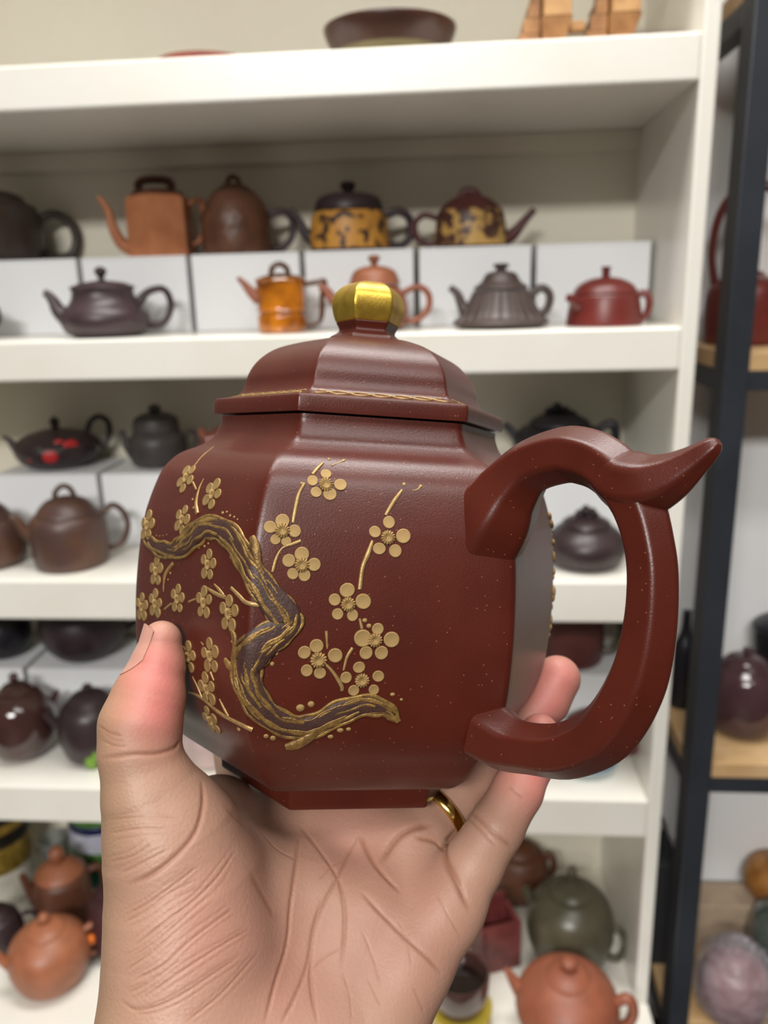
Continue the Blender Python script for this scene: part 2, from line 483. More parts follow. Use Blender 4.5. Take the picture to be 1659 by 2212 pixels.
# --- middle shelf, back row
m_flower = mat('painted_red_flower', (206, 44, 46), 0.35, var=(170, 40, 44), vscale=200)
m_leafg = mat('painted_green_leaf', (70, 88, 62), 0.4)
e, sx, sz = teapot('teapot', 'flat dark plum teapot with painted red flowers, left of the grey one', 130, 1006, YBk, ZM,
       [(60, 0), (84, 14), (96, 36), (88, 54), (66, 66), (50, 70)], c_dark,
       lid=[(50, 70), (36, 74), (14, 77), (7, 78)], knob=[(7, 77), (10, 86), (11, 94), (5, 102), (1, 104)],
       spout=[(-76, 34, 18), (-90, 48, 11), (-100, 62, 6), (-112, 70, 4)],
       handle=[(66, 60, 7), (76, 84, 7), (96, 96, 7), (116, 84, 7), (116, 54, 7), (100, 34, 7), (78, 28, 7)])
for (fx, fh, fr, mm) in ((-18, 34, 17, m_flower), (28, 52, 17, m_flower), (4, 58, 11, m_flower), (6, 42, 10, m_leafg), (48, 42, 10, m_leafg), (-40, 46, 9, m_leafg), (-62, 30, 8, m_flower)):
    rr = np.interp(fh, [0, 14, 36, 54, 66], [60, 84, 96, 88, 66])
    y = -math.sqrt(max(0, rr * rr - fx * fx)) * sx
    V, Fc = lathe_data([(1, -0.2), (1.0, 0.0), (0.8, 0.14), (0.4, 0.22), (0.02, 0.25)], 10)
    o = meshobj('painted_flower' if mm is m_flower else 'painted_leaf', V, Fc, mm, e)
    nn = Vector((fx, y / sx, (fh - 30) * 0.9))
    o.matrix_local = Matrix.Translation((fx * sx, y, fh * sz)) @ nn.to_track_quat('Z', 'Y').to_matrix().to_4x4() @ Matrix.Diagonal((fr * sx, fr * sx * 0.8, fr * sx * 0.4, 1))
teapot('teapot', 'slate grey teapot with a tall stepped lid beside the flowered one', 346, 1006, YBk, ZM,
       [(48, 0), (58, 6), (64, 30), (62, 56), (50, 70)], c_slate,
       lid=[(50, 71), (50, 80), (46, 98), (26, 108), (8, 110)], knob=[(8, 109), (14, 116), (12, 124), (1, 128)],
       spout=[(-52, 24, 14), (-66, 46, 10), (-70, 64, 7), (-76, 76, 6)],
       handle=[(54, 58, 7), (76, 64, 6), (84, 44, 6), (76, 22, 6), (56, 18, 6)])
teapot('teapot', 'reddish teapot mostly hidden behind the held pot on the middle shelf', 528, 1006, YBk, ZM,
       [(60, 0), (78, 14), (82, 44), (66, 72), (52, 78)], c_terra, lid=[(52, 79), (36, 90), (10, 96)], knob=[(8, 95), (12, 104), (1, 110)],
       spout=[(-66, 40, 12), (-80, 62, 10), (-88, 78, 8)])
e, sx, sz = teapot('teapot', 'very dark teapot with a sculpted lid showing above the held pot\'s handle', 1206, 990, YBk, ZM,
       [(70, 0), (92, 14), (100, 40), (86, 66), (64, 76)], c_night,
       lid=[(66, 77), (60, 86), (36, 98), (10, 103)],
       spout=[(-84, 40, 12), (-104, 62, 9), (-120, 76, 7)],
       handle=[(76, 60, 9), (100, 78, 9), (116, 74, 10), (118, 40, 9), (90, 24, 9)])
for (kx, kh, kr) in ((-22, 102, 12), (-6, 110, 14), (12, 104, 12), (28, 98, 9)):
    lathe('lid_ornament', [(0.3 * kr * sx, -kr * sz), (kr * sx, 0), (0.6 * kr * sx, 0.7 * kr * sz), (0.05 * kr * sx, kr * sz)], c_night, e, 12, 3).location = (kx * sx, 0, kh * sz)

# --- middle shelf, front row
YFm = 1.072
Z3 = ZB[2][1]
teapot('teapot', 'dark brown lidded pot cut by the left edge on the middle shelf', -14, 1222, YFm, Z3,
       [(60, 0), (78, 12), (84, 50), (72, 88), (58, 98)], c_choc, lid=[(58, 99), (44, 116), (24, 128), (4, 130)], knob=[(6, 129), (10, 138), (1, 142)])
teapot('teapot', 'chocolate brown teapot with a loop knob and tall ring handle, middle shelf', 160, 1230, YFm, Z3,
       [(72, 0), (80, 6), (84, 30), (84, 80), (78, 100), (70, 106)], c_choc,
       lid=[(68, 107), (62, 116), (44, 132), (18, 140), (6, 141)],
       ring=[(-20, 134, 6), (-18, 150, 6), (-4, 162, 6), (12, 158, 6), (22, 140, 6)],
       spout=[(-66, 54, 18), (-90, 78, 14), (-106, 104, 11), (-118, 112, 9)],
       handle=[(74, 96, 8), (100, 112, 7), (122, 96, 7), (130, 66, 7), (116, 34, 7), (92, 22, 7), (76, 26, 7)])
e, sx, sz = teapot('teapot', 'plum brown low teapot with a beast knob seen through the handle loop', 1262, 1242, YFm, Z3,
       [(56, 0), (76, 8), (88, 34), (84, 56), (64, 76), (52, 82)], c_dark,
       lid=[(54, 83), (50, 90), (34, 98), (10, 102)],
       spout=[(74, 46, 12), (92, 60, 9), (104, 74, 7)],
       handle=[(-74, 60, 8), (-100, 70, 8), (-112, 46, 8), (-92, 20, 8)])
for (kx, kh, kr) in ((-16, 104, 10), (-2, 112, 12), (12, 110, 9), (20, 104, 7)):
    lathe('lid_ornament', [(0.3 * kr * sx, -kr * sz), (kr * sx, 0), (0.6 * kr * sx, 0.7 * kr * sz), (0.05 * kr * sx, kr * sz)], c_dark, e, 12, 3).location = (kx * sx, 0, kh * sz)

# --- lower shelf, back row
teapot('teapot', 'blue-black round pot at the left edge under the middle shelf', 10, 1400, YBk - 0.01, ZL,
       [(38, 0), (56, 10), (66, 40), (60, 70), (40, 84)], c_night, lid=[(40, 85), (24, 96), (4, 100)], knob=[(6, 99), (8, 106), (1, 110)])
teapot('teapot', 'dark bowl-bellied teapot half hidden under the middle shelf board', 188, 1414, YBk - 0.01, ZL,
       [(46, 0), (64, 8), (86, 32), (96, 62), (88, 92), (66, 104)], c_black, lid=[(66, 105), (40, 118), (8, 122)], knob=[(8, 121), (10, 130), (1, 134)],
       handle=[(86, 76, 8), (116, 84, 8), (122, 56, 8), (88, 40, 8)])
teapot('teapot', 'maroon straight-sided teapot seen low through the handle loop', 1232, 1446, YBk - 0.01, ZL,
       [(54, 0), (66, 6), (70, 40), (66, 84), (56, 96)], c_maroon, lid=[(56, 97), (40, 108), (8, 112)], knob=[(8, 111), (10, 120), (1, 124)],
       handle=[(60, 84, 9), (92, 92, 9), (106, 66, 9), (92, 30, 9), (64, 22, 9)], handle_m=c_olive)
# --- lower shelf, front row
Z4 = ZB[3][1]
teapot('teapot', 'glossy brown globe teapot at the left edge of the lower shelf', 62, 1668, 1.09, Z4,
       [(40, 0), (66, 16), (80, 58), (74, 100), (54, 124), (40, 130)], c_gloss, lid=[(40, 131), (26, 142), (6, 146)], knob=[(6, 145), (11, 156), (8, 164), (1, 167)],
       handle=[(-70, 110, 8), (-104, 120, 8), (-114, 80, 8), (-80, 40, 8)], spout=[(64, 80, 11), (80, 100, 8), (88, 112, 7)])
e, sx, sz = teapot('teapot', 'dark plum teapot with a green leaf, just left of the thumb', 214, 1676, 1.085, Z4,
       [(44, 0), (62, 14), (74, 56), (66, 98), (50, 116)], c_dark, lid=[(50, 117), (34, 130), (8, 136)], knob=[(7, 135), (11, 146), (1, 152)],
       spout=[(-62, 70, 13), (-80, 92, 10), (-92, 108, 8)])
m_leaf = mat('green_leaf_glaze', (130, 170, 50), 0.3, var=(96, 140, 40), vscale=120)
for (a, h, rr) in ((-0.2, 16, 20), (0.25, 12, 18), (0.0, 30, 15)):
    V, Fc = lathe_data([(1, 0), (0.8, 0.15), (0.4, 0.25), (0.02, 0.3)], 10)
    o = meshobj('leaf', V, Fc, m_leaf, e)
    r0 = np.interp(h, [0, 14, 56], [48, 64, 75]) * sx
    d = Vector((math.sin(a), -math.cos(a), -0.2))
    o.matrix_local = Matrix.Translation((r0 * math.sin(a), -r0 * math.cos(a), h * sz)) @ d.to_track_quat('Z', 'Y').to_matrix().to_4x4() @ Matrix.Diagonal((rr * sx * 0.7, rr * sx, rr * sx * 0.3, 1))
teapot('teapot', 'pale pink glazed teapot glimpsed between thumb and held pot', 468, 1690, 1.09, Z4,
       [(48, 0), (66, 12), (76, 50), (66, 90), (50, 100)], c_pink, lid=[(50, 101), (34, 112), (8, 116)], knob=[(7, 115), (10, 124), (1, 128)])
m_blue = mat('pale_blue_porcelain', (150, 184, 204), 0.2, var=(190, 206, 214), vscale=60)
e, sx, sz = teapot('teapot', 'small red-brown teapot on the lower shelf below the held pot\'s handle', 1272, 1690, 1.09, Z4 + 0.012,
       [(40, 0), (56, 8), (64, 36), (58, 70), (46, 78)], c_maroon, lid=[(46, 79), (30, 90), (8, 94)], knob=[(7, 93), (10, 102), (1, 106)],
       handle=[(54, 62, 8), (86, 72, 8), (104, 52, 8), (94, 22, 8), (60, 12, 8)])
d = teapot('saucer', 'pale blue porcelain saucer under the small red-brown teapot', 1262, 1700, 1.085, Z4,
       [(40, 0), (44, 3), (66, 14), (68, 17), (64, 16.5), (42, 8), (6, 7)], m_blue, group=None, cat='saucer')

# --- top board: dish, plate, wooden stand
m_dish = mat('dark_brown_glaze', (74, 46, 36), 0.35, var=(64, 40, 30))
m_dish2 = mat('olive_unglazed_clay', (122, 110, 74), 0.55, var=(112, 100, 66))
Z1 = ZB[0][1]
p = at(838, 96, 1.05)
e = empty('shallow_dish', (p.x, 1.09, Z1 + 0.0004), 'shallow dark brown dish with olive foot on the top board', 'dish')
sx, sz = scales(Vector((p.x, 1.09, Z1)))
P = lambda pr: [(r * sx, h * sz) for r, h in pr]
lathe('foot', P([(104, 0), (110, 2), (122, 26)]), m_dish2, e, 48, 3)
lathe('bowl', P([(122.5, 26.2), (128, 40), (138, 62), (142, 78), (139, 82), (134, 78), (118, 36), (40, 30), (4, 30)]), m_dish, e, 48, 3)
p = at(437, 118, 1.12)
e = empty('plate', (p.x, 1.13, Z1 + 0.0004), 'dull red plate whose rim just shows over the top board', 'plate')
sx, sz = scales(Vector((p.x, 1.13, Z1)))
lathe('dish', P([(60, 0), (64, 3), (98, 36), (102, 42), (98, 41), (62, 12), (4, 10)]), clay('plate_red', (150, 74, 60), 0.5), e, 48, 3)
m_wd = mat('oiled_wood_shaded', (170, 122, 74), 0.5, var=(142, 96, 54), vscale=60)  # darker copy: shade of the stand's turned-away sides put into the colour
m_wd2 = mat('oiled_wood_lit', (200, 154, 100), 0.5, var=(182, 134, 82), vscale=60)  # lighter copy: brightness of the lit front faces put into the colour
a, b = at(1120, 80, 1.02), at(1420, 66, 1.02)
e = empty('wooden_stand', ((a.x + b.x) / 2, 1.02, Z1 + 0.0004), 'brown wooden stepped stand at the right end of the top board', 'stand')
wo = ((a.x + b.x) / 2, 1.02, Z1 + 0.0004)
for x0 in (a.x + 0.002, b.x - 0.074):
    # a squared leg with a stepped bracket on its left and a tapering foot
    box('leg', x0 + 0.026, x0 + 0.056, 1.024, 1.075, Z1 + 0.0285, Z1 + 0.12, m_wd2, e, 0.001, wo)
    bm = bmesh.new()
    vs = [bm.verts.new((x - wo[0], y - wo[1], z - wo[2])) for x, y, z in
          [(x0 + 0.026, 1.028, Z1 + 0.0004), (x0 + 0.048, 1.028, Z1 + 0.0004), (x0 + 0.048, 1.07, Z1 + 0.0004), (x0 + 0.026, 1.07, Z1 + 0.0004),
           (x0 + 0.024, 1.024, Z1 + 0.028), (x0 + 0.058, 1.024, Z1 + 0.028), (x0 + 0.058, 1.075, Z1 + 0.028), (x0 + 0.024, 1.075, Z1 + 0.028)]]
    for f in ((0, 3, 2, 1), (4, 5, 6, 7), (0, 1, 5, 4), (1, 2, 6, 5), (2, 3, 7, 6), (3, 0, 4, 7)):
        bm.faces.new([vs[i] for i in f])
    bm_obj('foot_block', bm, m_wd, e)
    for j in range(4):
        box('bracket_step', x0 + 0.005 * j, x0 + 0.0235 if j < 4 else 0, 1.04, 1.09, Z1 + 0.0004 + 0.0155 * j, Z1 + 0.0155 * (j + 1), m_wd, e, 0.0006, wo)
box('rail', a.x + 0.059, b.x - 0.0745, 1.045, 1.06, Z1 + 0.018, Z1 + 0.028, m_wd2, e, 0.001, wo)
box('top_board', a.x - 0.005, b.x + 0.005, 1.02, 1.10, Z1 + 0.1202, Z1 + 0.135, m_wd2, e, 0.001, wo)

# ================================================================== things on the base counter
def onpot(name, label, u, v, z, *a, **k):
    Y = onz(u, v, z).y
    return teapot(name, label, u, v, Y, z, *a, **k)
G2 = 'teapots standing on the base counter'
m_dot = mat('orange_rubber_cap', (240, 120, 20), 0.4)
e, sx, sz = onpot('teapot', 'round orange teapot at the lower left with an orange cap in its handle', 116, 2118, ZC,
      [(48, 0), (74, 14), (90, 52), (82, 84), (56, 104), (46, 108)], c_tan, group=G2,
      lid=[(46, 109), (34, 116), (12, 121), (8, 122)], knob=[(8, 121), (13, 130), (9, 138), (1, 140)],
      spout=[(-76, 56, 15), (-94, 76, 11), (-104, 92, 9)],
      handle=[(80, 80, 8), (108, 86, 8), (116, 60, 8), (104, 30, 8), (82, 30, 8)])
lathe('handle_cap', [(0.002 * sx, -12 * sx), (9 * sx, -8 * sx), (9 * sx, 8 * sx), (0.002 * sx, 12 * sx)], m_dot, e, 12, 3).location = (92 * sx, -10 * sx, 62 * sz)
e, sx, sz = onpot('teapot', 'red-brown cylinder teapot behind the round orange one at lower left', 144, 1982, ZC,
      [(54, 0), (62, 8), (64, 40), (62, 84), (54, 96)], c_dkor, group=G2,
      lid=[(54, 97), (48, 104), (24, 118), (10, 120)], lid_m=c_tan, knob=[(10, 119), (16, 128), (17, 138), (10, 146), (1, 148)],
      spout=[(-56, 50, 13), (-68, 86, 10), (-76, 112, 8)],
      handle=[(60, 84, 9), (86, 82, 9), (90, 46, 8), (62, 20, 8)])
lathe('handle_cap', [(0.002 * sx, -16 * sx), (10 * sx, -10 * sx), (10 * sx, 10 * sx), (0.002 * sx, 16 * sx)], m_dot, e, 12, 3).location = (62 * sx, -26 * sx, 34 * sz)
onpot('teapot', 'dark plum teapot low at the left frame edge, on the counter', 4, 2050, ZC,
      [(36, 0), (52, 12), (57, 40), (48, 66), (40, 72)], c_dark, group=G2, lid=[(40, 73), (26, 84), (6, 88)], knob=[(6, 87), (9, 94), (1, 97)],
      handle=[(56, 56, 6), (80, 50, 6), (84, 30, 6), (60, 20, 6)])
onpot('teapot', 'dark wine-coloured teapot peeking out left of the wrist', 268, 2044, ZC,
      [(44, 0), (64, 16), (72, 60), (62, 104), (44, 116)], clay('wine_clay', (70, 40, 42), 0.4), group=G2, lid=[(44, 117), (30, 128), (6, 132)], knob=[(6, 131), (9, 140), (1, 144)])
m_tinblk = mat('black_tin', (34, 32, 26), 0.3); m_tingold = mat('gold_tin_band', (168, 140, 62), 0.35, 0.4, var=(128, 104, 44), vscale=90)
m_cream = mat('cream_ceramic', (206, 202, 188), 0.4)
e, sx, sz = onpot('tin', 'black and gold tea tin at the left edge of the counter', 4, 1922, ZC,
      [(78, 0), (80, 2), (80, 74), (78, 76)], m_cream, group=None, cat='tin')
lathe('gold_band', [(81 * sx, 70 * sz), (82 * sx, 74 * sz), (82 * sx, 118 * sz), (80 * sx, 122 * sz)], m_tingold, e, 36, 1)
lathe('lid', [(84 * sx, 122 * sz), (88 * sx, 126 * sz), (88 * sx, 196 * sz), (82 * sx, 204 * sz), (4 * sx, 206 * sz)], m_tinblk, e, 36, 1)
lathe('lid_stripe', [(88.8 * sx, 150 * sz), (89 * sx, 151 * sz), (89 * sx, 165 * sz), (88.8 * sx, 166 * sz)], m_tingold, e, 36, 1)
m_can = mat('teal_can', (20, 110, 92), 0.3); m_cang = mat('green_can_print', (66, 110, 52), 0.3, var=(90, 130, 60), vscale=120)
m_canw = mat('white_can_print', (206, 206, 218), 0.3, var=(170, 172, 196), vscale=160); m_canb = mat('navy_can_print', (36, 42, 84), 0.3)
e, sx, sz = onpot('can', 'teal, green and white printed can left of the wrist', 236, 1872, ZC,
      [(70, 0), (72, 2), (72, 50), (72, 51)], m_can, group=None, cat='can')
for nm, h0, h1, mm in (('green_band', 51, 72, m_cang), ('white_band', 72, 108, m_canw), ('navy_band', 108, 124, m_canb), ('green_lid', 124, 150, m_cang)):
    lathe(nm, [(72.6 * sx, h0 * sz), (73 * sx, (h0 + 1) * sz), (73 * sx, (h1 - 1) * sz), (72 * sx, h1 * sz)] + ([(4 * sx, (h1 + 1) * sz)] if nm == 'green_lid' else []), mm, e, 36, 1)
m_glass = mat('clear_glass', (225, 230, 230), 0.05, trans=0.9)
onpot('glass_cup', 'small clear glass cup between the tin and the printed can', 128, 1898, ZC,
      [(22, 0), (26, 4), (30, 60), (31, 86), (28, 86), (26, 60), (22, 8), (2, 7)], m_glass, group=None, cat='glass')
# right side of the counter
onpot('teapot', 'red-brown teapot beside the little finger with a small ring handle', 1120, 1930, ZC,
      [(40, 0), (58, 16), (64, 50), (52, 84), (38, 92)], c_dkor, group=G2, lid=[(38, 93), (26, 102), (6, 106)], knob=[(6, 105), (9, 112), (1, 116)],
      handle=[(50, 72, 7), (64, 88, 7), (74, 74, 7), (70, 52, 7), (56, 46, 7)])
onpot('teapot', 'olive-grey globe teapot with a pin knob near the shelf corner', 1228, 2064, ZC,
      [(50, 0), (78, 16), (94, 60), (86, 106), (58, 132), (46, 136)], c_olive, group=G2,
      lid=[(46, 137), (32, 146), (10, 151), (7, 152)], knob=[(7, 151), (8, 164), (11, 174), (8, 182), (1, 184)],
      spout=[(-74, 80, 15), (-88, 108, 11), (-98, 128, 9)],
      handle=[(82, 70, 7), (108, 66, 7), (118, 40, 7), (104, 10, 7), (74, 14, 7)])
onpot('teapot', 'bright terracotta teapot at the bottom right, spout to the left', 1222, 2236, ZC,
      [(60, 0), (92, 18), (112, 62), (100, 98), (64, 122), (48, 126)], c_terra, group=G2,
      lid=[(48, 127), (34, 134), (16, 138), (12, 139)], knob=[(12, 138), (18, 146), (15, 156), (2, 159)],
      spout=[(-92, 70, 22), (-112, 90, 14), (-128, 110, 8), (-136, 116, 6)],
      handle=[(96, 84, 13), (124, 100, 12), (138, 80, 12), (130, 50, 12), (104, 36, 12)])
m_yel = mat('yellow_tin', (196, 172, 66), 0.4, var=(180, 156, 56))
e, sx, sz = onpot('tin', 'yellow round tin at the bottom beside the wrist', 996, 2262, ZC,
      [(62, 0), (64, 2), (64, 84), (62, 86), (4, 87)], m_yel, group=None, cat='tin')
tz = e.location.z + 87.5 * sz
p = e.location
e2 = empty('cup', (p.x - 0.002, p.y, tz), 'dark red glossy cup standing on the yellow tin', 'cup')
lathe('cup_body', [(40 * sx, 0), (52 * sx, 8 * sz), (62 * sx, 40 * sz), (64 * sx, 70 * sz), (60 * sx, 72 * sz), (56 * sx, 66 * sz), (46 * sx, 22 * sz), (3 * sx, 18 * sz)], c_gloss, e2, 36, 3)
lathe('tea', [(53 * sx, 46 * sz), (3 * sx, 46.5 * sz)], mat('dark_cup_inside', (26, 16, 14), 0.05), e2, 32, 1)  # flat dark disc standing in for the cup's hollow dark inside
m_lac = mat('red_lacquer_wood', (120, 58, 56), 0.35, var=(100, 44, 44), vscale=50)
p = onz(1068, 2072, ZC)
e = empty('brush_holder', (p.x, p.y, ZC + 0.0004), 'red lacquered wooden holder behind the dark red cup', 'holder', rz=0.35)
h = 0.085
box('side_panel', -0.034, -0.026, -0.026, 0.026, 0, h, m_lac, e)
box('side_panel', 0.026, 0.034, -0.026, 0.026, 0, h, m_lac, e)
box('front_panel', -0.0258, 0.0258, -0.026, -0.018, 0, h, m_lac, e)
box('back_panel', -0.0258, 0.0258, 0.018, 0.026, 0, h * 1.25, m_lac, e)
box('bottom', -0.0258, 0.0258, -0.0178, 0.0178, 0.0, 0.008, m_lac, e)

# ================================================================== things on the rack
GR = 'pots on the steel rack'
teapot('teapot', 'big brick red teapot with an overhead handle behind the black post', 1604, 752, 1.17, RS[0],
       [(78, 0), (88, 8), (92, 60), (88, 112), (66, 134), (40, 140)], c_red, group=GR,
       lid=[(40, 141), (26, 152), (6, 156)], knob=[(6, 155), (11, 166), (1, 172)],
       handle=[(-72, 126, 10), (-84, 190, 9), (-76, 262, 10), (-48, 308, 11), (0, 326, 11), (48, 308, 11), (76, 262, 10), (84, 190, 9), (72, 126, 10)])
teapot('casserole', 'black lidded pot at the right edge of the rack', 1712, 1420, 1.19, RS[1] + 0.075,
       [(70, 0), (86, 12), (92, 50), (90, 66)], c_night, group=GR, lid=[(94, 67), (94, 74), (60, 92), (16, 100)], knob=[(10, 99), (12, 112), (16, 120), (8, 128), (1, 130)], cat='pot')
p = at(1712, 1420, 1.19)
sx, sz = scales(Vector((p.x, 1.19, RS[1])))
e = empty('bowl', (p.x, 1.19, RS[1] + 0.0004), 'cream bowl carrying the black lidded pot on the rack', 'bowl')
lathe('bowl_body', [(38 * sx, 0), (46 * sx, 0.006), (84 * sx, 0.06), (90 * sx, 0.0735), (70 * sx, 0.0738), (5 * sx, 0.0738)], m_cream, e, 36, 3)
teapot('teapot', 'glossy purple-brown teapot on the rack beside the black post', 1600, 1560, 1.12, RS[1],
       [(54, 0), (74, 16), (84, 66), (74, 116), (54, 134)], clay('purple_gloss_glaze', (74, 50, 54), 0.12, coat=0.5), group=GR, lid=[(54, 135), (36, 150), (8, 156)], knob=[(8, 155), (12, 166), (1, 170)],
       handle=[(-72, 100, 9), (-104, 106, 9), (-112, 66, 9), (-76, 34, 9)])
teapot('bottle', 'slim black bottle between shelf panel and rack post', 1466, 1560, 1.19, RS[1],
       [(20, 0), (26, 4), (26, 110), (12, 150), (9, 190), (12, 194), (4, 196)], c_night, group=None, cat='bottle')
m_gg = mat('grey_green_glaze', (108, 116, 110), 0.12, var=(76, 86, 80), vscale=30, coat=0.6)
e, sx, sz = onpot('teapot', 'purple-red teapot in clear plastic wrap at the bottom right', 1580, 2182, RS[2],
       [(50, 0), (72, 16), (80, 54), (66, 92), (46, 102)], clay('rose_brown_clay', (124, 70, 72), 0.3), group=GR, lid=[(46, 103), (30, 114), (8, 118)], knob=[(7, 117), (11, 126), (1, 130)])
m_wrap = mat('clear_plastic_wrap', (225, 220, 228), 0.12, bump=0.9, bscale=45, bdist=0.01, alpha=0.22)
V, Fc = lathe_data([(max(0.5, r) * sx, h * sz) for r, h in catmull([(58, 1), (84, 20), (93, 58), (82, 98), (58, 122), (26, 140), (8, 150)], 5)], 40)
V = [Vector(v) * (1 + 0.05 * math.sin(v[0] * 420 + v[2] * 200) * math.sin(v[1] * 390 - v[2] * 310)) for v in V]
for v in V: v.z = max(v.z, 0.0006)
meshobj('plastic_wrap', V, Fc, m_wrap, e)
onpot('jar', 'big grey-green glazed jar at the right edge of the lower rack', 1716, 2100, RS[2],
       [(60, 0), (92, 16), (112, 62), (104, 104), (72, 134), (50, 140), (46, 146), (40, 146), (4, 144)], m_gg, group=None, cat='jar')
p = onz(1655, 2010, RS[2])
e = empty('gourd', (p.x, 1.204, RS[2] + 0.085), 'golden brown rounded pot on a tan box, lower rack', 'pot')
lathe('body', [(0.02, 0), (0.045, 0.012), (0.052, 0.035), (0.04, 0.06), (0.02, 0.068)], clay('golden_brown_clay', (172, 118, 58), 0.45, var=(140, 90, 40)), e, 32, 4)
lathe('lid', [(0.021, 0.0682), (0.016, 0.076), (0.004, 0.079)], clay('golden_brown_clay', (0, 0, 0)), e, 24, 3)
box('box', 0.31 + 0.06, 0.62, 1.175, 1.233, RS[2] + 0.0004, RS[2] + 0.0845, mat('tan_card', (186, 164, 140), 0.6), None, 0.002)
tag(bpy.data.objects['box'], 'tan cardboard box on the lower rack under the golden brown pot', 'box')
bx = bpy.data.objects['box']
e = empty('carry_bag', (0.345, 1.18, RS[2] + 0.0004), 'black cloth bag standing behind the rack post', 'bag')
box('bag_body', -0.022, 0.022, -0.05, 0.04, 0, 0.2, mat('black_cloth', (38, 38, 42), 0.8), e, 0.008)
tube('bag_handle', [(0, -0.03, 0.195, 0.003), (0, -0.025, 0.24, 0.003), (0, 0.015, 0.24, 0.003), (0, 0.02, 0.195, 0.003)], mat('black_cloth', (38, 38, 42)), e, 8, 5)

# ================================================================== the held teapot (hexagonal, plum-blossom relief)
# pose of the pot in the camera's axes (right, down, forward), pot axes: x right, y away, z up, origin at the foot
MP = np.array([[0.9984806, -0.0550401, 0.0026544], [0.0551041, 0.9973215, -0.0480979], [0.0, 0.0481711, 0.9988391]])
CP = np.array([-0.0066434, -0.0270569, 0.25])
H0 = 0.1069                              # foot is this far below the lid seat
A0 = -0.3494                             # azimuth of the front-left corner, 0 = towards the lens
Q = np.array([[1, 0, 0], [0, 0, -1], [0, 1, 0]], float)   # pot (x,y,z) -> (x, down, fwd)
Rw = MC.T @ MP @ Q
Tw = MC.T @ (CP + MP @ np.array([0, H0, 0])) + np.array(EYE)
POT = Matrix([list(Rw[i]) + [Tw[i]] for i in range(3)] + [[0, 0, 0, 1]])
pot = empty('held_teapot', (0, 0, 0), 'dark red hexagonal teapot with gold plum blossom relief, held up in the hand', 'teapot')
pot.matrix_world = POT
POTI = POT.inverted()

M_clay = mat('held_red_clay', (78, 27, 15), 0.35, var=(71, 23, 12), vscale=60, bump=0.22, bscale=2200, bdist=0.00025,
             speck=(140, 84, 66), sscale=1500, slim=0.030, coat=0.0, spec=0.48)
_b = M_clay.node_tree.nodes['Principled BSDF']
_b.inputs['Sheen Weight'].default_value = 0.015         # fine dust on the clay
_b.inputs['Sheen Roughness'].default_value = 0.45
M_gold = mat('gold_slip', (172, 142, 92), 0.46, 0.5, var=(148, 118, 72), vscale=500, bump=0.35, bscale=2600, bdist=0.0002)
M_goldk = mat('gold_leaf_knob', (196, 164, 66), 0.34, 0.75, var=(168, 134, 50), vscale=260, bump=0.3, bscale=1800, bdist=0.0002)
M_bark = mat('bark_slip', (68, 42, 35), 0.5, var=(56, 34, 30), vscale=400, bump=0.4, bscale=1500, bdist=0.0004)
M_barkg = mat('gilded_bark_slip', (150, 118, 62), 0.42, 0.45, var=(108, 80, 46), vscale=420, bump=0.5, bscale=1500, bdist=0.0004)

def hexsec(r, fil, n=5):
    """points of a hexagon with corner radius r (visible) and fillet fil; corners at A0 + 60k, x = r sin a, y = -r cos a"""
    fil = min(fil, r * 0.6)
    r0 = r + 0.1547 * fil
    out = []
    for k in range(6):
        a = A0 + k * PI / 3
        c = np.array([math.sin(a), -math.cos(a)]) * (r0 - fil / 0.8660254)
        for j in range(n):
            b = a + (j / (n - 1) - 0.5) * PI / 3
            out.append(c + fil * np.array([math.sin(b), -math.cos(b)]))
        # two points on the flat near the corners keep its shading flat
        a2 = a + PI / 3
        c2 = np.array([math.sin(a2), -math.cos(a2)]) * (r0 - fil / 0.8660254)
        nb = a + PI / 6
        nv = np.array([math.sin(nb), -math.cos(nb)])
        p0, p1 = c + fil * nv, c2 + fil * nv
        for t in (0.06, 0.25, 0.5, 0.75, 0.94):
            out.append(p0 + (p1 - p0) * t)
    return out
def hexlathe(name, prof, material, parent, fil, sm=4, cap0=True, cap1=True, sharp=32):
    p = catmull(prof, sm) if sm > 1 else [np.array(q, float) for q in prof]
    V, Fc = [], []
    ns = None
    for q in p:
        sec = hexsec(max(q[0], 1e-4), fil)
        ns = len(sec)
        V += [(s[0], s[1], q[1] + H0) for s in sec]
    for i in range(len(p) - 1):
        for k in range(ns):
            k2 = (k + 1) % ns
            Fc.append((i * ns + k, i * ns + k2, (i + 1) * ns + k2, (i + 1) * ns + k))
    if cap0: Fc.append(tuple(reversed(range(ns))))
    if cap1: Fc.append(tuple((len(p) - 1) * ns + k for k in range(ns)))
    return meshobj(name, V, Fc, material, parent, sharp=sharp)

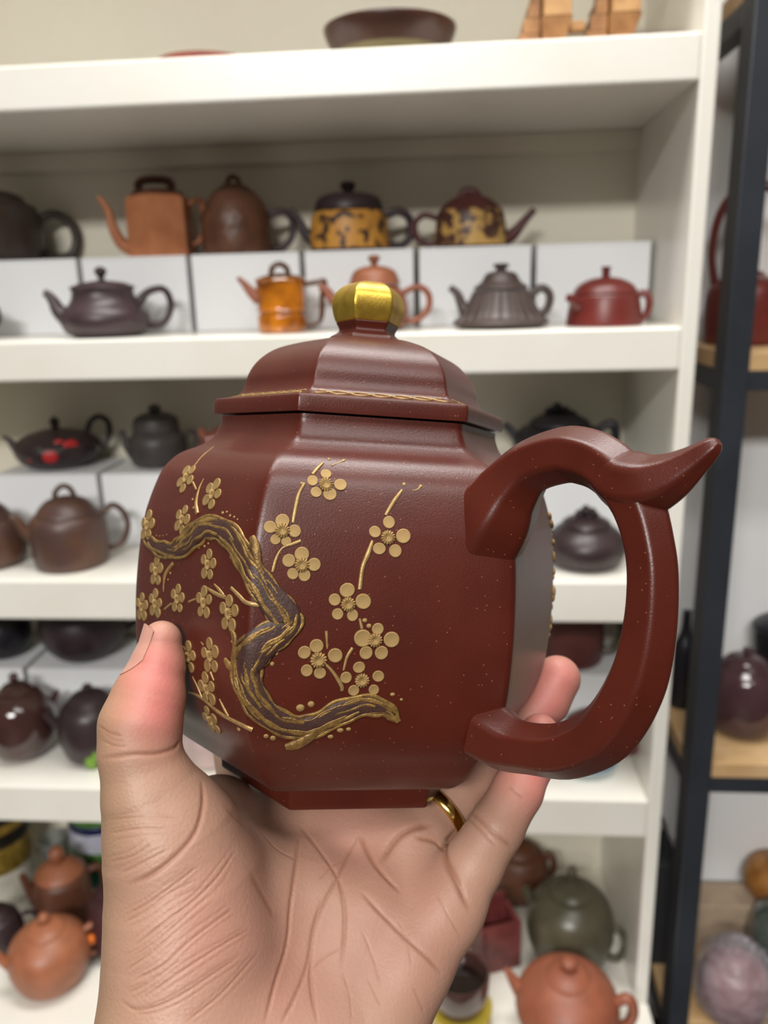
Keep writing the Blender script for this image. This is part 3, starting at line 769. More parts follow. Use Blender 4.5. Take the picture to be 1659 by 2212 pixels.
body_prof = [(0.0424, -0.0004), (0.0426, -0.0028), (0.0446, -0.0069), (0.0483, -0.0095), (0.0533, -0.0117), (0.0564, -0.0142), (0.0589, -0.0174),
             (0.0608, -0.0220), (0.0624, -0.0271), (0.0633, -0.0310), (0.0643, -0.0387), (0.0649, -0.0503), (0.0648, -0.0590), (0.0640, -0.0700),
             (0.0621, -0.0785), (0.0594, -0.0840), (0.0557, -0.0888), (0.0518, -0.0942), (0.0478, -0.0977), (0.0430, -0.0993), (0.0385, -0.0997)]
body_prof = body_prof[::-1]
body = hexlathe('body', body_prof, M_clay, pot, 0.0026, 5)
hexlathe('foot', [(0.0370, -0.1069), (0.0376, -0.1064), (0.0379, -0.1030), (0.0384, -0.0998)], M_clay, pot, 0.0014, 2)
lid = hexlathe('lid', [(0.0405, 0.00005), (0.0441, 0.0001), (0.0446, 0.0004), (0.0447, 0.0024), (0.0445, 0.0040), (0.0439, 0.0046),
                       (0.0410, 0.0051), (0.0377, 0.0062), (0.0361, 0.0088), (0.0353, 0.0120), (0.0338, 0.0150), (0.0317, 0.0175), (0.0291, 0.0196),
                       (0.0263, 0.0211), (0.0223, 0.0225), (0.0171, 0.0239), (0.0117, 0.0248), (0.0090, 0.0250)], M_clay, pot, 0.0010, 4)
hexlathe('knob_stem', [(0.0116, 0.0246), (0.0112, 0.0256), (0.0094, 0.0267), (0.0086, 0.0276), (0.0089, 0.0286), (0.0096, 0.0298), (0.0092, 0.0300)], M_clay, lid, 0.0006, 3)
hexlathe('knob', [(0.0092, 0.0299), (0.0099, 0.0304), (0.0108, 0.0328), (0.0112, 0.0352), (0.0108, 0.0377), (0.0097, 0.0395), (0.0081, 0.0409), (0.0058, 0.0420), (0.0030, 0.0426), (0.0004, 0.0428)],
         M_goldk, lid, 0.0009, 4)

# handle: hexagonal bar swept in the vertical plane of the corner at A0 + 60 degrees
AH = A0 + PI / 3
er = np.array([math.sin(AH), -math.cos(AH), 0])
et = np.array([math.cos(AH), math.sin(AH), 0])
def hexbar(name, path, material, parent, fil=0.24, sm=5, wid=1.0):
    C = catmull(path, sm)
    V, Fc = [], []
    n = len(C)
    for i, c in enumerate(C):
        t = C[min(i + 1, n - 1)][:2] - C[max(i - 1, 0)][:2]
        t = t / np.linalg.norm(t)
        nrm = np.array([-t[1], t[0]])                  # in-plane normal
        N3 = er * nrm[0] + np.array([0, 0, 1]) * nrm[1]
        base = er * c[0] + np.array([0, 0, 1]) * (c[1] + H0)
        r, f = c[2], c[2] * fil
        r0 = r + 0.1547 * f
        for k in range(6):
            a = k * PI / 3                             # corner on the in-plane normal: ridge outside and inside
            cc = np.array([math.cos(a), math.sin(a)]) * (r0 - f / 0.8660254)
            for j in range(4):
                b = a + (j / 3 - 0.5) * PI / 3
                q = cc + f * np.array([math.cos(b), math.sin(b)])
                V.append(base + N3 * q[0] + et * q[1] * wid)
            a2 = a + PI / 3
            cc2 = np.array([math.cos(a2), math.sin(a2)]) * (r0 - f / 0.8660254)
            nv = np.array([math.cos(a + PI / 6), math.sin(a + PI / 6)])
            for tt in (0.08, 0.92):
                q = cc + f * nv + (cc2 - cc) * tt
                V.append(base + N3 * q[0] + et * q[1] * wid)
    ns = 36
    for i in range(n - 1):
        for k in range(ns):
            k2 = (k + 1) % ns
            Fc.append((i * ns + k, i * ns + k2, (i + 1) * ns + k2, (i + 1) * ns + k))
    Fc.append(tuple(reversed(range(ns)))); Fc.append(tuple((n - 1) * ns + k for k in range(ns)))
    o = meshobj(name, V, Fc, material, parent, sharp=40)
    bm = bmesh.new(); bm.from_mesh(o.data); bmesh.ops.recalc_face_normals(bm, faces=bm.faces); bm.to_mesh(o.data); bm.free()
    return o
handle = hexbar('handle', [(0.0530, -0.0290, 0.0122), (0.0572, -0.0232, 0.0112), (0.0616, -0.0166, 0.0088), (0.0678, -0.0110, 0.0070), (0.0774, -0.0081, 0.0067), (0.0834, -0.0084, 0.0066),
       (0.0887, -0.0102, 0.0065), (0.0943, -0.0142, 0.0064), (0.0984, -0.0197, 0.0061), (0.1010, -0.0262, 0.0058), (0.1025, -0.0327, 0.0058),
       (0.1029, -0.0414, 0.0060), (0.1021, -0.0503, 0.0064), (0.1002, -0.0577, 0.0067), (0.0965, -0.0656, 0.0068), (0.0915, -0.0716, 0.0067),
       (0.0825, -0.0772, 0.0065), (0.0716, -0.0797, 0.0064), (0.0646, -0.0800, 0.0078), (0.0590, -0.0790, 0.0088)], M_clay, pot)
hexbar('thumb_rest', [(0.0890, -0.0106, 0.0058), (0.0945, -0.0136, 0.0070), (0.1000, -0.0140, 0.0068), (0.1050, -0.0122, 0.0054), (0.1098, -0.0090, 0.0036), (0.1138, -0.0058, 0.0022), (0.1150, -0.0048, 0.0010)],
       M_clay, handle, 0.35, 5)

# spout on the far side, opposite the handle
tube('spout', [(-er[0] * r, -er[1] * r, h + H0, q) for r, h, q in ((0.055, -0.066, 0.014), (0.070, -0.056, 0.011), (0.082, -0.036, 0.0085), (0.090, -0.016, 0.0065), (0.096, -0.006, 0.0055))], M_clay, pot, 6, 5, sharp=30)

# ---- relief: found on the pot's skin from the photograph's positions
bme = body.data
BV = BVHTree.FromPolygons([v.co.copy() for v in bme.vertices], [tuple(p.vertices) for p in bme.polygons])
EYEP = POTI @ EYE
def hit(u, v):
    d = (POTI.to_3x3() @ Vector(ray(u, v))).normalized()
    loc, nor, i, dist = BV.ray_cast(EYEP, d)
    if loc is None:
        loc, nor, i, dist = BV.find_nearest(EYEP + d * 0.235)
    return loc, nor
def near(p):
    loc, nor, i, dist = BV.find_nearest(p)
    return loc, nor
PX = 0.195 / F                       # metres per photo pixel on the front face
def ribbon(name, pts, material, parent, hgt=0.6, sm=4, seg=8, lift=0.0, taper=True):
    """a raised rounded strip: pts (u, v, half-width px)"""
    C = catmull([(p[0], p[1], p[2]) for p in pts], sm)
    P3, N3, Wd = [], [], []
    for c in C:
        l, n = hit(c[0], c[1])
        P3.append(np.array(l)); N3.append(np.array(n)); Wd.append(max(0.6, c[2]) * PX)
    V, Fc = [], []
    n = len(P3)
    for i in range(n):
        t = P3[min(i + 1, n - 1)] - P3[max(i - 1, 0)]
        t /= np.linalg.norm(t) + 1e-12
        s = np.cross(N3[i], t); s /= np.linalg.norm(s) + 1e-12
        for k in range(seg + 1):
            a = PI * k / seg
            q = P3[i] - s * Wd[i] * math.cos(a)
            l, nn = near(Vector(q))
            e = (Wd[i] * hgt) * math.sin(a) ** 0.7 if 0 < k < seg else -0.0002
            V.append(np.array(l) + np.array(nn) * (e + lift))
    for i in range(n - 1):
        for k in range(seg):
            b0 = i * (seg + 1) + k
            Fc.append((b0, b0 + seg + 1, b0 + seg + 2, b0 + 1))
    Fc.append(tuple(range(seg + 1))); Fc.append(tuple((n - 1) * (seg + 1) + k for k in reversed(range(seg + 1))))
    return meshobj(name, V, Fc, material, parent, sharp=60)

trunk_px = [(316, 1162, 7), (332, 1176, 13), (352, 1187, 18), (378, 1189, 20), (400, 1178, 24), (418, 1160, 26), (440, 1143, 27), (466, 1140, 27), (492, 1152, 27), (514, 1178, 26),
            (534, 1212, 26), (556, 1250, 29), (582, 1288, 32), (606, 1318, 36), (620, 1340, 34), (618, 1356, 24)]
trunk_px2 = [(632, 1322, 20), (628, 1344, 28), (604, 1364, 34), (572, 1384, 38), (546, 1410, 42), (533, 1444, 38), (538, 1480, 33), (556, 1518, 32), (586, 1548, 30), (624, 1566, 28),
             (662, 1570, 27), (702, 1556, 28), (744, 1534, 28), (790, 1523, 24), (826, 1528, 20), (848, 1542, 12), (861, 1558, 4)]
trunk = ribbon('plum_trunk', trunk_px, M_bark, pot, 0.26, 5, 10)
trunk2 = ribbon('plum_trunk', trunk_px2, M_bark, pot, 0.26, 5, 10)
def streaks(trk, px, parent, seed, n=18):
    rnd = random.Random(seed)
    C = catmull(px, 8)
    m = len(C)
    side = []
    for i in range(m):
        t = C[min(i + 1, m - 1)][:2] - C[max(i - 1, 0)][:2]
        t /= np.linalg.norm(t) + 1e-9
        side.append(np.array([-t[1], t[0]]))
    runs = [(-0.9, 0.0, 1.0, 4.2), (0.9, 0.0, 1.0, 4.2)]
    for k in range(n):
        a = rnd.uniform(0, 0.86)
        runs.append((rnd.uniform(-0.7, 0.7), a, min(1, a + rnd.uniform(0.10, 0.26)), rnd.uniform(2.2, 4.6)))
    for off, a, b, wd in runs:
        i0, i1 = int(a * (m - 1)), int(b * (m - 1))
        if i1 - i0 < 4: continue
        pts, ph = [], rnd.uniform(0, 6)
        for i in range(i0, i1 + 1, 2):
            o = off * C[i][2] * 0.95 + math.sin(i * 0.5 + ph) * 2.0
            q = C[i][:2] + side[i] * o
            endf = min(1, (i - i0 + 1) / 4, (i1 - i + 1) / 4)
            pts.append((q[0], q[1], wd * (0.55 + 0.45 * endf)))
        hoff = 0.25 * C[(i0 + i1) // 2][2] * PX * max(0.0, 1 - off * off) ** 0.35 - 0.00012
        ribbon('bark_streak', pts, M_barkg, parent, 0.55, 2, 6, lift=max(0.0, hoff))
streaks(trunk, trunk_px, trunk, 3, 28)
streaks(trunk2, trunk_px2, trunk2, 5, 42)
# knots and broken stubs
for pts in ([(546, 1160, 7), (552, 1178, 10), (556, 1205, 9), (564, 1235, 5)],
            [(617, 1612, 8), (640, 1606, 13), (668, 1590, 12), (692, 1572, 6)],
            [(607, 1340, 8), (617, 1338, 12), (630, 1342, 8)],
            [(488, 1424, 5), (496, 1436, 9), (508, 1446, 6)],
            [(502, 1362, 4), (508, 1374, 8), (510, 1398, 7), (508, 1420, 4)]):
    ribbon('bark_knot', pts, M_barkg, trunk2, 0.6, 4, 8, lift=0.0003)
twigs = [
    [(698, 1000, 3), (686, 1012, 4), (675, 1025, 4)], [(658, 1044, 4), (646, 1066, 4), (639, 1095, 5), (633, 1129, 4)],
    [(743, 995, 3), (730, 1000, 1), (716, 1006, 2)], [(650, 1168, 4), (632, 1175, 4), (610, 1184, 2.5), (597, 1206, 4), (589, 1235, 4)],
    [(869, 1058, 3), (851, 1083, 5), (833, 1113, 4)], [(909, 1050, 3), (902, 1057, 1.2), (891, 1060, 1.2)],
    [(805, 1168, 4), (794, 1199, 6), (783, 1228, 5), (777, 1273, 5)], [(777, 1336, 3), (782, 1358, 4)],
    [(705, 1363, 4), (706, 1382, 3), (707, 1401, 2)], [(762, 1399, 4), (750, 1419, 4), (742, 1448, 2.5)],
    [(702, 1433, 3), (721, 1454, 4), (737, 1480, 5), (739, 1492, 4)],
    [(500, 1270, 4), (517, 1287, 5), (533, 1302, 5), (562, 1307, 6)], [(447, 1270, 3), (466, 1282, 5), (488, 1291, 5)], [(463, 1262, 2), (474, 1274, 4), (484, 1286, 3)],
    [(408, 1495, 3), (434, 1506, 4), (475, 1540, 5), (511, 1560, 5), (545, 1576, 6)], [(474, 1510, 2), (484, 1530, 4), (494, 1548, 4)], [(416, 1462, 2), (426, 1482, 3), (436, 1506, 3)],
    [(427, 1110, 6), (424, 1086, 5), (430, 1056, 3), (440, 1034, 1.5)], [(417, 1042, 3), (424, 1058, 3)],
    [(374, 1217, 5), (358, 1240, 5), (354, 1262, 3), (353, 1278, 1.5)], [(420, 1006, 2), (436, 986, 1.4), (462, 964, 1.2)],
    [(408, 1300, 3), (422, 1294, 2.5)], [(356, 1316, 3), (370, 1304, 3)], [(434, 1387, 1.5), (440, 1394, 3)], [(455, 1452, 4), (462, 1470, 2)]]
for t in twigs:
    ribbon('twig', t, M_gold, pot, 0.75, 4, 6)
V, Fc = lathe_data([(1.0, -0.3), (1.0, 0.15), (0.86, 0.36), (0.5, 0.5), (0.03, 0.52)], 10)
budme = meshobj('moss_bud', V, Fc, M_gold, pot).data
bpy.data.objects.remove(bpy.data.objects['moss_bud'])
dots = [(711, 992, 4.5), (743, 994, 4), (873, 1046, 4.5), (909, 1050, 4.5), (788, 1340, 6), (797, 1352, 6), (848, 1500, 6), (867, 1511, 4), (649, 1529, 10), (672, 1521, 8), (735, 1577, 8), (753, 1575, 6), (714, 1591, 7),
        (590, 1594, 7), (575, 1590, 6), (516, 1575, 7), (597, 1411, 5), (588, 1434, 5), (607, 1394, 5), (598, 1393, 3), (481, 1108, 5), (490, 1106, 4), (497, 1114, 4), (506, 1117, 4), (513, 1122, 3),
        (430, 1183, 4), (442, 1180, 5), (450, 1174, 4), (338, 1157, 2), (345, 1158, 2), (352, 1157, 2), (360, 1155, 2), (416, 1079, 4), (418, 1097, 4), (500, 1203, 6), (508, 1209, 5), (505, 1475, 4), (510, 1492, 4),
        (368, 1238, 4), (363, 1252, 3), (501, 1386, 4), (652, 1044, 4)]
def onskin(p, n, sx, sy, sz, rot=0.0):
    z = Vector(n).normalized()
    up = Vector((0, 0, 1)); y = (up - z * up.dot(z)).normalized(); x = y.cross(z)
    m = Matrix((x, y, z)).transposed().to_4x4()
    return Matrix.Translation(p) @ m @ Matrix.Rotation(rot, 4, 'Z') @ Matrix.Diagonal((sx, sy, sz, 1))
rn = random.Random(11)
for u, v, r in dots:
    l, n = hit(u, v)
    o = bpy.data.objects.new('moss_bud', budme); COL.objects.link(o); o.parent = pot
    o.matrix_local = onskin(l, n, r * PX, r * PX * rn.uniform(0.7, 1), r * PX * 0.9)

# relief wrapping onto the far right face, seen edge-on at the corner
for i in range(26):
    h = -0.024 - 0.0016 * i - rn.uniform(0, 0.0012)
    a = A0 + 2 * PI / 3 + rn.uniform(-0.01, 0.06)
    l, n = near(Vector((0.066 * math.sin(a), -0.066 * math.cos(a), h + H0)))
    o = bpy.data.objects.new('moss_bud', budme); COL.objects.link(o); o.parent = pot
    r = rn.uniform(6, 13)
    o.matrix_local = onskin(l, n, r * PX, r * PX * rn.uniform(0.8, 1.6), r * PX * 1.3)

# blossoms: ribbed centre (the part) with five petals (sub-parts)
V, Fc = [], []
for ring_, (rr, hh) in enumerate(((1.0, -0.1), (1.0, 0.2), (0.62, 0.36), (0.2, 0.24), (0.02, 0.22))):
    for k in range(30):
        a = 2 * PI * k / 30
        q = rr * (1 + (0.10 if (k % 2 == 0 and ring_ < 3) else -0.06 * (ring_ < 3)))
        V.append((q * math.cos(a), q * math.sin(a), hh + (0.12 if (k % 2 == 0 and ring_ in (1, 2)) else 0)))
for i in range(4):
    for k in range(30):
        k2 = (k + 1) % 30
        Fc.append((i * 30 + k, i * 30 + k2, (i + 1) * 30 + k2, (i + 1) * 30 + k))
Fc.append(tuple(4 * 30 + k for k in range(30)))
cme = meshobj('blossom', V, Fc, M_gold, pot, smooth=False).data
bpy.data.objects.remove(bpy.data.objects['blossom'])
V, Fc = lathe_data([(1.0, -0.3), (1.0, 0.18), (0.93, 0.27), (0.8, 0.24), (0.5, 0.20), (0.03, 0.18)], 18)
pme = meshobj('petal', V, Fc, M_gold, pot).data
bpy.data.objects.remove(bpy.data.objects['petal'])
def blossom(u, v, petals=None, cr=15.0, size=1.0, rot=0.0, skip=()):
    l, n = hit(u, v)
    o = bpy.data.objects.new('blossom', cme); COL.objects.link(o); o.parent = pot
    k = PX
    bmx = onskin(l + n * 0.0001, n, cr * k * size, cr * k * size, cr * k * size)
    o.matrix_local = bmx
    inv = bmx.inverted()
    if petals is None:
        petals = []
        for i in range(5):
            a = PI / 2 + rot + i * 2 * PI / 5 + rn.uniform(-0.1, 0.1)
            petals.append((math.cos(a) * 29 * size, math.sin(a) * 29 * size, rn.uniform(13.5, 16) * size))
        tangent = True
    else:
        tangent = False
    z = Vector(n).normalized(); up = Vector((0, 0, 1)); y = (up - z * up.dot(z)).normalized(); x = y.cross(z)
    for i, (dx, dy, pr) in enumerate(petals):
        if tangent:
            pl, pn = near(l + (x * dx + y * dy) * k)
        else:
            pl, pn = hit(u + dx, v + dy)
        po = bpy.data.objects.new('petal', pme); COL.objects.link(po); po.parent = o
        po.matrix_local = inv @ onskin(pl, pn, pr * k * rn.uniform(0.95, 1.05), pr * k * rn.uniform(0.92, 1.05), pr * k * 0.8, rn.uniform(0, 3))
q = 1 / 4.1475
def fq(cx_, cy_, lst):
    return [((a - cx_) * q, (b - cy_) * q, r * q) for a, b, r in lst]
blossom(704, 1047, fq(680, 360, [(560, 325, 51), (680, 265, 50), (810, 362, 62), (715, 445, 60), (592, 428, 52)]))
blossom(610, 1146, fq(290, 770, [(180, 740, 57), (290, 685, 65), (400, 775, 56), (325, 868, 44), (228, 850, 46)]))
blossom(652, 1220, fq(465, 1080, [(348, 1042, 59), (465, 985, 66), (575, 1078, 60), (490, 1175, 53), (384, 1160, 52)]))
blossom(838, 1161, fq(1235, 835, [(1118, 785, 55), (1243, 700, 58), (1372, 823, 69), (1300, 955, 60), (1157, 935, 58)]))
blossom(752, 1305, fq(880, 1430, [(760, 1390, 56), (872, 1305, 68), (1015, 1405, 71), (920, 1530, 54), (786, 1518, 51)]))
blossom(810, 1382, fq(1120, 1750, [(1010, 1735, 82), (1145, 1653, 57), (1268, 1747, 72), (1178, 1865, 66), (1040, 1865, 64)]))
q4 = 1 / 3.13
blossom(688, 1425, [((a - 995) * q4, (b - 330) * q4, r * q4) for a, b, r in [(900, 280, 45), (982, 236, 46), (1108, 300, 54), (1005, 420, 42), (916, 402, 42)]], 17)
blossom(782, 1469, [((a - 1290) * q4, (b - 465) * q4, r * q4) for a, b, r in [(1182, 447, 42), (1270, 378, 42), (1400, 438, 42), (1370, 530, 37), (1234, 534, 38)]])
for u, v, sz_, rt in [(402, 1033, 0.92, -0.5), (459, 1068, 0.9, -0.25), (394, 1123, 0.88, -0.2), (319, 1135, 0.95, 0), (450, 1220, 0.86, 0), (338, 1234, 0.9, 0.1), (384, 1294, 0.86, 0), (336, 1304, 0.9, 0),
                      (307, 1311, 0.9, 0), (441, 1302, 0.9, 0.1), (495, 1326, 0.98, 0.1), (407, 1419, 0.92, 0), (455, 1417, 0.98, 0.15), (448, 1489, 0.95, 0.15), (456, 1556, 0.9, 0.2)]:
    blossom(u, v, None, 13.0, sz_, rt)

# fine gold scroll on the lid's flange
for k in range(6):
    a0_, a1_ = A0 + k * PI / 3, A0 + (k + 1) * PI / 3
    for ph in (0.0, PI):
        pts = []
        for i in range(41):
            t = 0.05 + 0.9 * i / 40
            r_ = 0.0392 + 0.0014 * math.sin(t * 22 + ph)
            p0 = np.array([math.sin(a0_), -math.cos(a0_)]) * r_
            p1 = np.array([math.sin(a1_), -math.cos(a1_)]) * r_
            xy = p0 + (p1 - p0) * t
            h = np.interp(r_, [0.0361, 0.0377, 0.0410, 0.0439], [0.0088, 0.0062, 0.0051, 0.0046])
            pts.append((xy[0], xy[1], h + H0 + 0.00005, 0.00021))
        V, Fc = tube_data([p[:3] for p in pts], [p[3] for p in pts], 6)
        meshobj('gold_scroll', V, Fc, M_gold, lid)

# ================================================================== the hand (one continuous skin from blended bones)
def cp(u, v, z):                                     # photo pixel + distance -> camera axes
    return np.array([(u - CX) / F * z, (v - CY) / F * z, z])
def c2w(p):
    return np.asarray(p) @ MC + np.array(EYE)
def chain(pts):
    """list of (u, v, z, radius mm) -> list of capsule segments"""
    P = [(cp(a, b, c), r / 1000.0) for a, b, c, r in pts]
    return [(P[i][0], P[i + 1][0], P[i][1], P[i + 1][1]) for i in range(len(P) - 1)]
THUMB = chain([(349, 1384, .2135, 5.4), (341, 1440, .2125, 7.0), (322, 1505, .2105, 9.3), (304, 1566, .208, 10.4), (302, 1625, .2065, 10.2), (322, 1705, .206, 11.4), (366, 1800, .207, 15)])
INDEX = chain([(548, 1800, .246, 11.5), (534, 1748, .262, 9.6), (520, 1640, .284, 8.8), (492, 1540, .298, 8.4), (482, 1440, .306, 7.4)])
MIDDLE = chain([(690, 1815, .248, 11.5), (700, 1755, .270, 9.6), (720, 1660, .308, 8.6), (745, 1480, .342, 8.4), (760, 1360, .352, 7.4)])
RING = chain([(850, 1852, .238, 11), (925, 1785, .2405, 9.0), (985, 1728, .2465, 8.6), (1062, 1650, .257, 8.4), (1128, 1572, .2665, 8.0), (1178, 1512, .270, 8.0), (1204, 1466, .271, 7.8)])
PINKY = chain([(962, 1962, .2205, 9.4), (1020, 1870, .224, 8.4), (1072, 1788, .228, 7.7), (1118, 1708, .234, 7.3), (1146, 1645, .240, 7.0), (1166, 1584, .246, 6.0)])
PALM = chain([(366, 1800, .207, 15), (398, 1900, .2075, 18.5), (412, 2050, .204, 20.0), (410, 2250, .199, 22)]) \
     + chain([(380, 1800, .215, 12), (470, 1765, .231, 10.5), (548, 1792, .246, 11.5)]) \
     + chain([(548, 1800, .246, 11.5), (545, 1960, .221, 15.5), (520, 2200, .209, 20)]) \
     + chain([(690, 1815, .248, 11.5), (670, 1960, .225, 15), (600, 2230, .211, 19)]) \
     + chain([(850, 1852, .238, 11), (790, 1990, .222, 13.5), (690, 2230, .210, 18)]) \
     + chain([(962, 1962, .2205, 9.4), (884, 2082, .214, 10.6), (806, 2230, .207, 12.0)]) \
     + chain([(548, 1800, .246, 11), (690, 1815, .248, 11), (850, 1852, .238, 10.5), (962, 1962, .2205, 9.0)]) \
     + chain([(470, 1850, .223, 12), (540, 1960, .219, 14)]) \
     + chain([(640, 1792, .2445, 10), (770, 1797, .2415, 10), (885, 1815, .237, 9.5)]) \
     + chain([(410, 2250, .199, 22), (600, 2300, .205, 22), (806, 2230, .207, 12.0)]) \
     + chain([(560, 2330, .203, 24), (540, 2700, .185, 27), (520, 3100, .160, 30)]) \
     + chain([(690, 2330, .205, 20), (680, 2700, .186, 24), (660, 3100, .162, 28)])
def seg_d(P, s):
    a, b, ra, rb = s
    ab = (b - a).astype(P.dtype)
    t = np.clip(((P - a.astype(P.dtype)) @ ab) / (ab @ ab), 0, 1)
    d = P - a.astype(P.dtype) - t[:, None] * ab
    return np.sqrt(np.einsum('ij,ij->i', d, d)) - (ra + (rb - ra) * t)
def lse(P, segs, k):
    acc = None
    for s in segs:
        e = np.exp(np.clip(-seg_d(P, s) / k, -60, 60))
        acc = e if acc is None else acc + e
    return -k * np.log(acc)
def smin(a, b, k):
    h = np.clip(0.5 + 0.5 * (b - a) / k, 0, 1)
    return b + (a - b) * h - k * h * (1 - h)
def sdf(P):
    pal = lse(P, PALM, 0.0026) + 0.0012
    D = None
    for f, k in ((THUMB, 0.008), (INDEX, 0.006), (MIDDLE, 0.006), (RING, 0.005), (PINKY, 0.005)):
        d = lse(P, f, 0.0006) + 0.0002
        u = smin(d, pal, k)
        D = u if D is None else smin(D, u, 0.0008)
    return D
VX = 0.0012
lo = np.array([-0.088, 0.020, 0.165]); hi = np.array([0.068, 0.190, 0.364])
n3 = np.ceil((hi - lo) / VX).astype(int)
ax = [lo[i] + VX * np.arange(n3[i]) for i in range(3)]
VAL = np.empty(n3, np.float32)
for i in range(n3[0]):
    g = np.stack(np.meshgrid([ax[0][i]], ax[1], ax[2], indexing='ij'), -1).reshape(-1, 3).astype(np.float32)
    VAL[i] = sdf(g).reshape(n3[1], n3[2])
VAL[:, -3:, :] = 0.002                      # close the forearm below the frame
def surface_nets(A):
    S_ = A < 0
    cx_, cy_, cz_ = [n - 1 for n in A.shape]
    cor = [(i, j, k) for i in (0, 1) for j in (0, 1) for k in (0, 1)]
    cnt = sum(S_[i:i + cx_, j:j + cy_, k:k + cz_].astype(np.int8) for i, j, k in cor)
    act = (cnt > 0) & (cnt < 8)
    idx = -np.ones(act.shape, np.int64)
    c = np.argwhere(act)
    idx[act] = np.arange(len(c))
    acc = np.zeros((len(c), 3)); num = np.zeros(len(c))
    for a in cor:
        for d in range(3):
            if a[d] == 1: continue
            b = list(a); b[d] = 1
            va = A[c[:, 0] + a[0], c[:, 1] + a[1], c[:, 2] + a[2]]
            vb = A[c[:, 0] + b[0], c[:, 1] + b[1], c[:, 2] + b[2]]
            m = (va < 0) != (vb < 0)
            t = np.where(m, va / np.where(m, va - vb, 1), 0)
            p = np.tile(np.array(a, float), (len(c), 1)); p[:, d] += t
            acc += p * m[:, None]; num += m
    pos = c + acc / num[:, None]
    quads = []
    for d in range(3):
        e1, e2 = [(1, 2), (2, 0), (0, 1)][d]
        sl0 = [slice(1, n - 1) for n in A.shape]; sl0[d] = slice(0, A.shape[d] - 1)
        sl1 = list(sl0); sl1[d] = slice(1, A.shape[d])
        a, b = S_[tuple(sl0)], S_[tuple(sl1)]
        for flip in (0, 1):
            q_ = np.argwhere((a & ~b) if flip == 0 else (~a & b))
            off = np.ones(3, int); off[d] = 0
            q_ = q_ + off
            def I(o1, o2):
                r = q_.copy(); r[:, e1] -= o1; r[:, e2] -= o2
                return idx[r[:, 0], r[:, 1], r[:, 2]]
            f = np.stack([I(1, 1), I(0, 1), I(0, 0), I(1, 0)], 1)
            quads.append(f if flip == 0 else f[:, ::-1])
    return pos, np.concatenate(quads)
pos, quads = surface_nets(VAL)
HV = lo + pos * VX
quads = quads[(quads >= 0).all(1)]
def grad(P, e=4e-4):
    g = np.stack([sdf(P + np.eye(3)[i] * e) - sdf(P - np.eye(3)[i] * e) for i in range(3)], 1)
    return g / (np.linalg.norm(g, axis=1, keepdims=True) + 1e-12)
def project(P, it=2):
    for _ in range(it):
        P = P - grad(P) * sdf(P)[:, None]
    return P
inside = (HV[:, 1] < hi[1] - 0.009)
HV = np.where(inside[:, None], project(HV, 2), HV)
def subdivide(V, Qd):
    E_ = np.concatenate([Qd[:, [0, 1]], Qd[:, [1, 2]], Qd[:, [2, 3]], Qd[:, [3, 0]]])
    Es = np.sort(E_, 1)
    key = Es[:, 0] * (len(V) + 1) + Es[:, 1]
    uq, first, inv = np.unique(key, return_index=True, return_inverse=True)
    mid = (V[Es[first, 0]] + V[Es[first, 1]]) / 2
    cen = V[Qd].mean(1)
    n = len(V); m = len(mid); f = len(Qd)
    e = (n + inv).reshape(4, f).T
    c = n + m + np.arange(f)
    out = []
    for i in range(4):
        out.append(np.stack([Qd[:, i], e[:, i], c, e[:, (i + 3) % 4]], 1))
    return np.concatenate([V, mid, cen]), np.concatenate(out)
HV, quads = subdivide(HV, quads)
vis = HV[:, 1] < hi[1] - 0.009
HV = np.where(vis[:, None], project(HV, 1), HV)

HV, quads = subdivide(HV, quads)
# creases and one shaded valley of the palm: traced on the skin, pressed into it
def march_all(uv):
    """sphere-trace many sight lines onto the skin at once"""
    d = np.array([cp(u, v, 1.0) for u, v in uv]); d /= np.linalg.norm(d, axis=1, keepdims=True)
    t = np.full(len(d), 0.15)
    for _ in range(40):
        t = np.minimum(t + sdf(d * t[:, None]) * 0.85, 0.45)
    return d * t[:, None], t < 0.4
